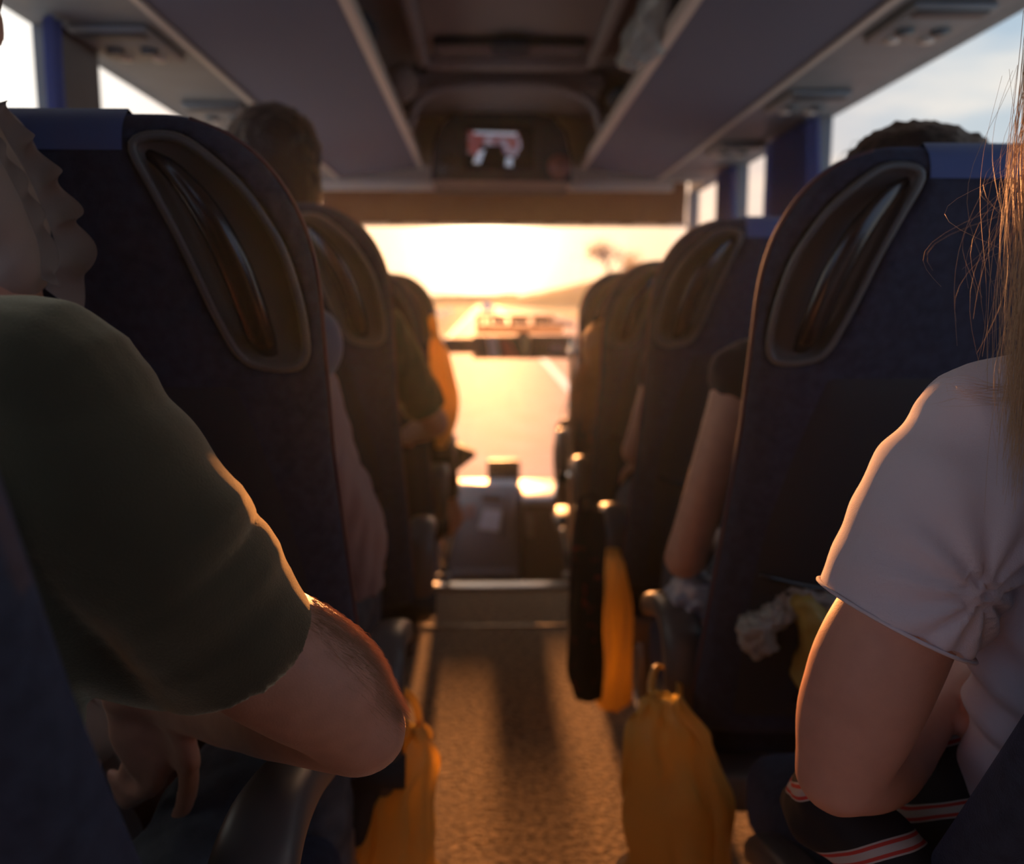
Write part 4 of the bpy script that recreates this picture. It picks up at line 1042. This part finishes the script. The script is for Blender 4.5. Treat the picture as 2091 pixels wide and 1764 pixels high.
ruffle([(-30, 270), (2, 330), (34, 390), (60, 450), (80, 510), (84, 570)], [.865, .862, .862, .865, .868, .88], .024, .006, 4.5, mat('beige_shadow_cloth', (.32, .24, .20), .9), t, side=(1, -.6, .1), name='inner_ruffle', ph=2)
# skirt with scalloped hem over the knee
b = bmesh.new(); tube(b, [(-.74, .84, .57), (-.60, .93, .62), at(150, 1480, 1.0), at(175, 1560, 1.02)], [.11, .10, .07, .055], 22, sm=5, flat=.8); tube(b, [(-.84, .84, .57), (-.72, 1.12, .56)], [.11, .08], 18)
fuse('skirt', b, M_beige, t, .008, 3, lambda p, n: .006*nz3(p, 18, 3))
ruffle([(135, 1390), (150, 1440), (168, 1520), (185, 1590), (205, 1660), (225, 1740)], .97, .038, .010, 3.4, M_beige, t, side=(1, 0, -.1), name='skirt_ruffle')
b = bmesh.new(); ball(b, (-.562, .88, 1.478), .095, .95, 1.08, .95); ball(b, (-.565, .86, 1.43), .085, 1, .8, 1.0); fuse('hair', b, M_hair_dk, t, .008, 2, lambda p, n: .004*nz3(p, 60))

# ================================================================== the blonde woman in white
t = thing('person', 'blonde long-haired woman in white t-shirt and striped black trousers, elbow bent', 'person', (.60, .72, .55))
D = .70
sh, el = at(1990, 905, .70), at(1716, 1572, .72)
b = bmesh.new()
tube(b, [sh, at(1905, 1130, .70), at(1800, 1330, .705), at(1745, 1470, .715), el], [.040, .046, .0535, .0505, .0410], 28, sm=6)
tube(b, [el, at(1800, 1560, .76), at(1880, 1450, .84), at(1990, 1310, .92)], [.040, .039, .036, .027], 20, sm=6)
hand(b, at(1998, 1300, .925), (.25, .35, .5), (-.6, -.7, .2), -1, (.5, .6, .4))
tube(b, [(.61, .84, .56), (.585, .785, .75), (.58, .72, .95), (.60, .71, 1.06)], [.12, .105, .125, .06], 22, sm=4, flat=.68, upv=(0, 1, 0))
tube(b, [sh, (.60, .70, 1.045), (.78, .70, 1.02)], [.038, .045, .04], 14, sm=3)
tube(b, [(.60, .70, 1.04), (.575, .705, 1.12), (.55, .70, 1.22)], [.054, .049, .048], 16, sm=3); head(b, (.545, .715, 1.315), .97)
arm(b, (.78, .70, 1.0), (.84, .78, .76), (.68, .98, .84), (.046, .042, .038, .036, .026)); hand(b, (.67, .99, .845), (-.5, .5, .4), (.7, -.6, 0), 1)
for kx, ky, hx in ((.52, 1.10, .54), (.70, 1.12, .68)):
    tube(b, [(hx, .76, .54), ((hx+kx)/2, .92, .54), (kx, ky, .52)], [.082, .074, .056], 16, sm=4); tube(b, [(kx, ky, .54), (kx, ky+.03, .34), (kx, ky, .10)], [.053, .05, .034], 14, sm=4)
    tube(b, [(kx, ky-.03, .055), (kx, ky+.07, .045), (kx, ky+.13, .04)], [.034, .033, .026], 12, sm=3, flat=.7)
fuse('body', b, mat('skin_fair', (.62, .34, .26), .5, .35, sss=.15, var=.04, vscale=50, bump=.1, bscale=700), t, .006, 5, lambda p, n: .0008*nz3(p, 30))
b = bmesh.new()
tube(b, [at(2010, 890, .70), at(1975, 980, .70), at(1915, 1090, .70), at(1862, 1190, .70), at(1826, 1262, .70)], [.060, .074, .0735, .0710, .0700], 36, sm=8, upv=(0, 1, .4), cap='flat')
tube(b, [(.670, .82, .60), (.642, .79, .70), (.614, .75, .82), (.588, .715, .96), (.60, .70, 1.07)], [.185, .165, .160, .168, .085], 36, sm=6, flat=.62, upv=(0, 1, 0), cap='flat')
tube(b, [sh + V((.01, 0, .008)), (.60, .70, 1.07), (.78, .70, 1.03)], [.062, .070, .062], 20, sm=5)
tube(b, [(.78, .70, 1.02), (.82, .74, .88)], [.068, .066], 20, cap='flat')
armpit = at(1966, 1190, .66)
def fold_white(p, n):
    r = p - armpit; L = r.length; ang = math.atan2(r.z, r.x)
    a = .0010*nz3(p, 7, 2) + .0008*nz3(p, 30, 5)
    a += .0042*math.sin(ang*11 + 1.5*nz3(p, 9))*math.exp(-(L/.085)**2)*min(1, L/.02)
    if p.x > .40:                               # horizontal gathers across the back
        a += .0050*math.sin((p.z*1.0 + (p.x-.4)*.45)*105 + 4*nz3(p, 7))*min(1, max(0, p.x-.395)*25)*max(0, min(1, (.97-p.z)*9))*max(0, min(1, (p.z-.62)*9))
    return a
shirt = fuse('t_shirt', b, M_white, t, .005, 4, fold_white)
# hem and shoulder seams
b = bmesh.new(); h0, h1 = at(1838, 1240, .70), at(1826, 1262, .70); ad = (h1-h0).normalized()
def ringpts(c, r, ad, up=(0, 1, .4), fl=1.0, n=40):
    a = (V(up)-ad*V(up).dot(ad)).normalized(); bb = ad.cross(a); return [c + bb*(r*math.cos(2*PI*k/n)) + a*(r*math.sin(2*PI*k/n)) for k in range(n+1)]
finish_pts = ringpts(at(1826, 1262, .70), .0690, ad); tube(b, finish_pts, .0018, 6, cap='flat'); finish('sleeve_hem', b, M_white, t)
M_strp = bpy.data.materials.new('striped_cloth'); M_strp.use_nodes = True; tn_ = M_strp.node_tree; pb = tn_.nodes['Principled BSDF']; pb.inputs['Roughness'].default_value = .85
tcn = tn_.nodes.new('ShaderNodeTexCoord'); mpn = tn_.nodes.new('ShaderNodeMapping'); mpn.inputs['Rotation'].default_value = (.5, .25, .15); wv = tn_.nodes.new('ShaderNodeTexWave'); wv.wave_type = 'BANDS'; wv.bands_direction = 'Z'
wv.inputs['Scale'].default_value = 5.2; wv.inputs['Distortion'].default_value = 1.6; wv.inputs['Detail'].default_value = 1; wv.inputs['Detail Scale'].default_value = 1.2
cr = tn_.nodes.new('ShaderNodeValToRGB'); cr.color_ramp.interpolation = 'CONSTANT'; el_ = cr.color_ramp.elements; el_[0].position = 0; el_[0].color = (.012, .012, .016, 1); el_[1].position = .86; el_[1].color = (.50, .44, .42, 1)
z_ = el_.new(.91); z_.color = (.55, .05, .04, 1); z2 = el_.new(.975); z2.color = (.50, .44, .42, 1)
tn_.links.new(tcn.outputs['Object'], mpn.inputs[0]); tn_.links.new(mpn.outputs[0], wv.inputs[0]); tn_.links.new(wv.outputs[1], cr.inputs[0]); tn_.links.new(cr.outputs[0], pb.inputs['Base Color'])
b = bmesh.new()
for kx, ky, hx in ((.52, 1.10, .54), (.70, 1.12, .68)):
    tube(b, [(hx, .82, .57), ((hx+kx)/2, .94, .55), (kx, ky, .52)], [.118, .098, .078], 22, sm=4); tube(b, [(kx, ky, .52), (kx, ky+.03, .36), (kx, ky, .14)], [.077, .08, .08], 20, sm=4, cap='flat')
tube(b, [(.60, .86, .52), (.60, .85, .64)], [.16, .15], 20, flat=.75, upv=(0, 1, 0))
tube(b, [(.40, .70, .62), (.345, .78, .655), (.37, .88, .60)], [.04, .042, .04], 16, sm=4)
fuse('trousers', b, M_strp, t, .007, 2, lambda p, n: .009*nz3(V((p.x*1.2, p.y*.6, p.z*1.6)), 20, 2))
for kx, ky in ((.52, 1.10), (.70, 1.12)):
    b = bmesh.new(); tube(b, [(kx, ky-.04, .055), (kx, ky+.06, .045), (kx, ky+.145, .04)], [.040, .042, .032], 14, sm=3, flat=.75); finish('shoe', b, M_panel, t)
b = bmesh.new(); ball(b, (.547, .695, 1.36), .095, .93, 1.08, .95); tube(b, [(.55, .65, 1.34), (.555, .625, 1.18), (.565, .62, 1.04)], [.088, .085, .06], 20, sm=4, flat=.55, upv=(0, 1, 0))
fuse('hair', b, M_hair_bl, t, .007, 2, lambda p, n: .004*nz3(V((p.x*2, p.y*2, p.z*.3)), 70))
rn = random.Random(21)
def lock(n, top, bot, spread0, spread1, r, seed, sway=.012, name='hair_strand'):
    rr = random.Random(seed); cu = bpy.data.curves.new(name, 'CURVE'); cu.dimensions = '3D'; cu.bevel_depth = r; cu.bevel_resolution = 0
    for _ in range(n):
        g = max(-2.2, min(2.2, rr.gauss(0, 1))); a = at(top[0]+g*spread0, top[1]+rr.uniform(-30, 30), top[2]+rr.uniform(-.02, .03)); g2 = g*.7+rr.gauss(0, .6)
        e = at(bot[0]+g2*spread1, bot[1]+rr.uniform(-120, 60), bot[2]+rr.uniform(-.02, .02)); ph = rr.uniform(0, 6); am = sway*rr.uniform(.3, 1.2)
        sp = cu.splines.new('POLY'); N = 16; sp.points.add(N-1)
        for i in range(N):
            u = i/(N-1); p = a.lerp(e, u) + V((am*math.sin(u*3.4+ph)*math.sin(u*PI*.9), .4*am*math.sin(u*4+ph*2), 0)); sp.points[i].co = (*p, 1); sp.points[i].radius = 1 - .55*u*u
    o = bpy.data.objects.new(name, cu); COL.objects.link(o); cu.materials.append(M_hair_bl); o.location = -wloc(t); o.parent = t; o['kind'] = 'stuff'; return o
lock(420, (2185, 40, .66), (2120, 900, .64), 42, 34, .00022, 1)
lock(150, (2150, 120, .65), (2085, 860, .63), 30, 26, .00018, 2)
lock(300, (2260, 30, .64), (2240, 900, .61), 50, 45, .0003, 9)
lock(110, (2110, 560, .63), (2068, 990, .62), 22, 20, .00018, 5, .008)
lock(26, (2120, 140, .65), (2030, 720, .63), 35, 26, .00012, 3, .03, 'flyaway_hair')
lock(12, (2105, 300, .64), (1990, 640, .63), 25, 40, .00010, 4, .06, 'flyaway_hair')
rt = [(at(rn.uniform(2030, 2100), rn.uniform(785, 830), .64), V((-1, 0, rn.uniform(-.05, .12)))) for _ in range(34)]
strands('shoulder_hair', t, rt, M_hair_bl, .050, .00012, 9, .010, 8, grav=(-.9, 0, .0))

# ================================================================== bags
def bag(name, label, pts, rads, m, flat, seed, n=46, amp=.012, handles=None, par=None, cat='bag', group=None, cap='open'):
    P = catmull(pts, 10); R_ = lin(rads, 10); b = bmesh.new(); rings = []
    for i, (p, r) in enumerate(zip(P, R_)):
        row = []
        for k_ in range(n):
            th = 2*PI*k_/n; q = V((math.cos(th)*r, math.sin(th)*r*flat, 0)); f_ = 1 + .10*math.sin(th*5+seed+i*.04) + .07*math.sin(th*9+seed*2-i*.06)
            row.append(b.verts.new(p + q*f_ + V((noise.noise(V((th*2, i*.12, seed)))*amp, noise.noise(V((th*2, i*.12, seed+9)))*amp, 0))))
        rings.append(row)
    for a, c in zip(rings, rings[1:]):
        for k_ in range(n): b.faces.new((a[k_], a[(k_+1) % n], c[(k_+1) % n], c[k_]))
    b.faces.new(rings[-1])
    if handles:
        t = thing(name, label, cat, tuple(P[0])); o = finish('body', b, m, t)
        for hpts in handles:
            b = bmesh.new(); tube(b, hpts, .007, 8, sm=6, flat=.5); finish('handle', b, m, t)
        return t
    o = finish(name, b, m, par); tag(o, label, cat, group); return o
# yellow bags
q = lambda x, y, d: at(x, y, d)
bag('yellow_bag', 'big yellow plastic bag hanging from the armrest under the bare elbow with frilled hem',
    [q(1352, 1420, 1.30), q(1362, 1500, 1.30), q(1375, 1620, 1.30), q(1382, 1760, 1.30), (.292, 1.30, .22), (.295, 1.30, .13)], [.028, .060, .078, .088, .090, .05], M_yel, .62, 1.0, amp=.02,
    handles=[[q(1335, 1430, 1.30), q(1330, 1395, 1.36), q(1345, 1360, 1.42), q(1385, 1390, 1.40), q(1385, 1440, 1.32)]])
bag('yellow_bag', 'yellow plastic bag lit by sun, hanging under the hairy bare elbow',
    [q(845, 1480, 1.30), q(838, 1540, 1.30), q(820, 1640, 1.30), q(812, 1764, 1.30), (-.135, 1.30, .22), (-.13, 1.30, .14)], [.015, .042, .052, .056, .054, .03], M_yel, .7, 2.3, amp=.016,
    handles=[[q(835, 1500, 1.30), q(815, 1440, 1.34), q(800, 1400, 1.36), q(845, 1430, 1.34), q(862, 1500, 1.30)]])
bag('yellow_bag', 'narrow dim yellow bag hanging beside the black bag with red flowers',
    [q(1250, 1120, 2.16), q(1252, 1180, 2.16), q(1252, 1300, 2.16), q(1252, 1420, 2.16), q(1250, 1450, 2.16)], [.012, .040, .046, .046, .02], M_yel, .7, 4.0, amp=.012,
    handles=[[q(1240, 1140, 2.16), q(1225, 1080, 2.2), q(1262, 1085, 2.2), q(1262, 1140, 2.16)]])
bag('yellow_bag', 'bright sunlit yellow bag hanging high beside the lower orange-edged seat',
    [q(888, 672, 2.92), q(895, 720, 2.92), q(904, 800, 2.92), q(906, 860, 2.92), q(900, 915, 2.92)], [.008, .030, .046, .044, .015], M_yel, .7, 6.0, amp=.010,
    handles=[[q(886, 690, 2.92), q(880, 650, 2.86), q(890, 652, 2.84), q(894, 690, 2.92)]])
M_flor = mat('black_red_flower_cloth', (.012, .010, .012), .8, .2, col2=(.16, .025, .02), vscale=38)
for nn in M_flor.node_tree.nodes:
    if nn.type == 'VALTORGB': nn.color_ramp.elements[0].position = .60; nn.color_ramp.elements[1].position = .68
bag('cloth_bag', 'long black cloth bag with red flowers hanging into the aisle',
    [q(1205, 1045, 2.02), q(1200, 1120, 2.02), q(1194, 1240, 2.02), q(1195, 1370, 2.02), q(1200, 1425, 2.02)], [.030, .042, .041, .042, .03], M_flor, .7, 7.0, amp=.010,
    handles=[[q(1190, 1060, 2.02), q(1185, 1020, 2.08), q(1215, 1015, 2.12), q(1222, 1060, 2.04)]])
# plastic bag in the net pocket of the navy seat
t = thing('plastic_bag', 'clear white and yellow plastic bag stuffed in the net on the navy seat back', 'bag', tuple(at(1600, 1250, 1.28)))
b = bmesh.new(); tube(b, [q(1590, 1195, 1.29), q(1650, 1215, 1.285), q(1700, 1240, 1.28), q(1760, 1260, 1.28)], [.026, .036, .036, .034], 20, sm=4, flat=.8); tube(b, [q(1540, 1290, 1.27), q(1570, 1265, 1.27), q(1620, 1235, 1.28)], [.034, .026, .03], 16, sm=3, flat=.8); ball(b, q(1548, 1305, 1.27), .034, 1, .6, .95)
fuse('clear_film', b, M_bagw, t, .0035, 1, lambda p, n: .012*nz3(p, 38, 1) - .012*abs(nz3(p, 60, 4)) + .004*nz3(p, 150, 7))
b = bmesh.new(); tube(b, [q(1640, 1232, 1.262), q(1672, 1300, 1.262), q(1645, 1380, 1.272)], [.030, .042, .032], 20, sm=4, flat=.7); fuse('yellow_content', b, mat('dull_yellow', (.42, .30, .07), .5, trans=.2), t, .006, 2, lambda p, n: .006*nz3(p, 40, 6))
t = thing('net_pocket', 'black mesh net pocket on the navy seat back ahead of the blonde woman', 'net', tuple(at(1700, 1350, 1.33)))
b = bmesh.new()
def npnt(u, v): return at(1590 + u*330, 1255 + v*170 + 25*math.sin(u*PI), 1.265 + .05*v + .03*(1-math.sin(u*PI)))
for k_ in range(-6, 15):
    for sg in (1, -1):
        pts = []
        for i in range(13):
            v = i/12; u = k_/12 + sg*v*.45 + (0 if sg > 0 else .3)
            if 0 <= u <= 1: pts.append(npnt(u, v))
        if len(pts) > 2: tube(b, pts, .0016, 5, cap='flat')
finish('net_mesh', b, M_grip, t)
b = bmesh.new(); tube(b, [npnt(i/12, 0) for i in range(13)], .004, 8); finish('elastic_hem', b, M_grip, t)
b = bmesh.new(); tube(b, [npnt(i/12, 1) for i in range(13)], .003, 8); finish('lower_hem', b, M_grip, t)

# ---- HAZE: scatter volume added to imitate lens flare and its veiling glow
hz = bpy.data.materials.new('flare_haze'); hz.use_nodes = True; t_ = hz.node_tree; t_.nodes.remove(t_.nodes['Principled BSDF'])
vs_ = t_.nodes.new('ShaderNodeVolumeScatter'); vs_.inputs['Color'].default_value = (.8, .88, 1, 1); vs_.inputs['Density'].default_value = .0016; vs_.inputs['Anisotropy'].default_value = .86
t_.links.new(vs_.outputs[0], t_.nodes['Material Output'].inputs['Volume'])
b = bmesh.new(); bx(b, XL+.005, XR-.005, YB+.01, YF-.01, -.5, 2.21); o = finish('flare_haze', b, hz, None, smooth=False); tag(o, 'thin scatter volume added inside the coach in place of lens flare', 'flare_haze', None, 'stuff')
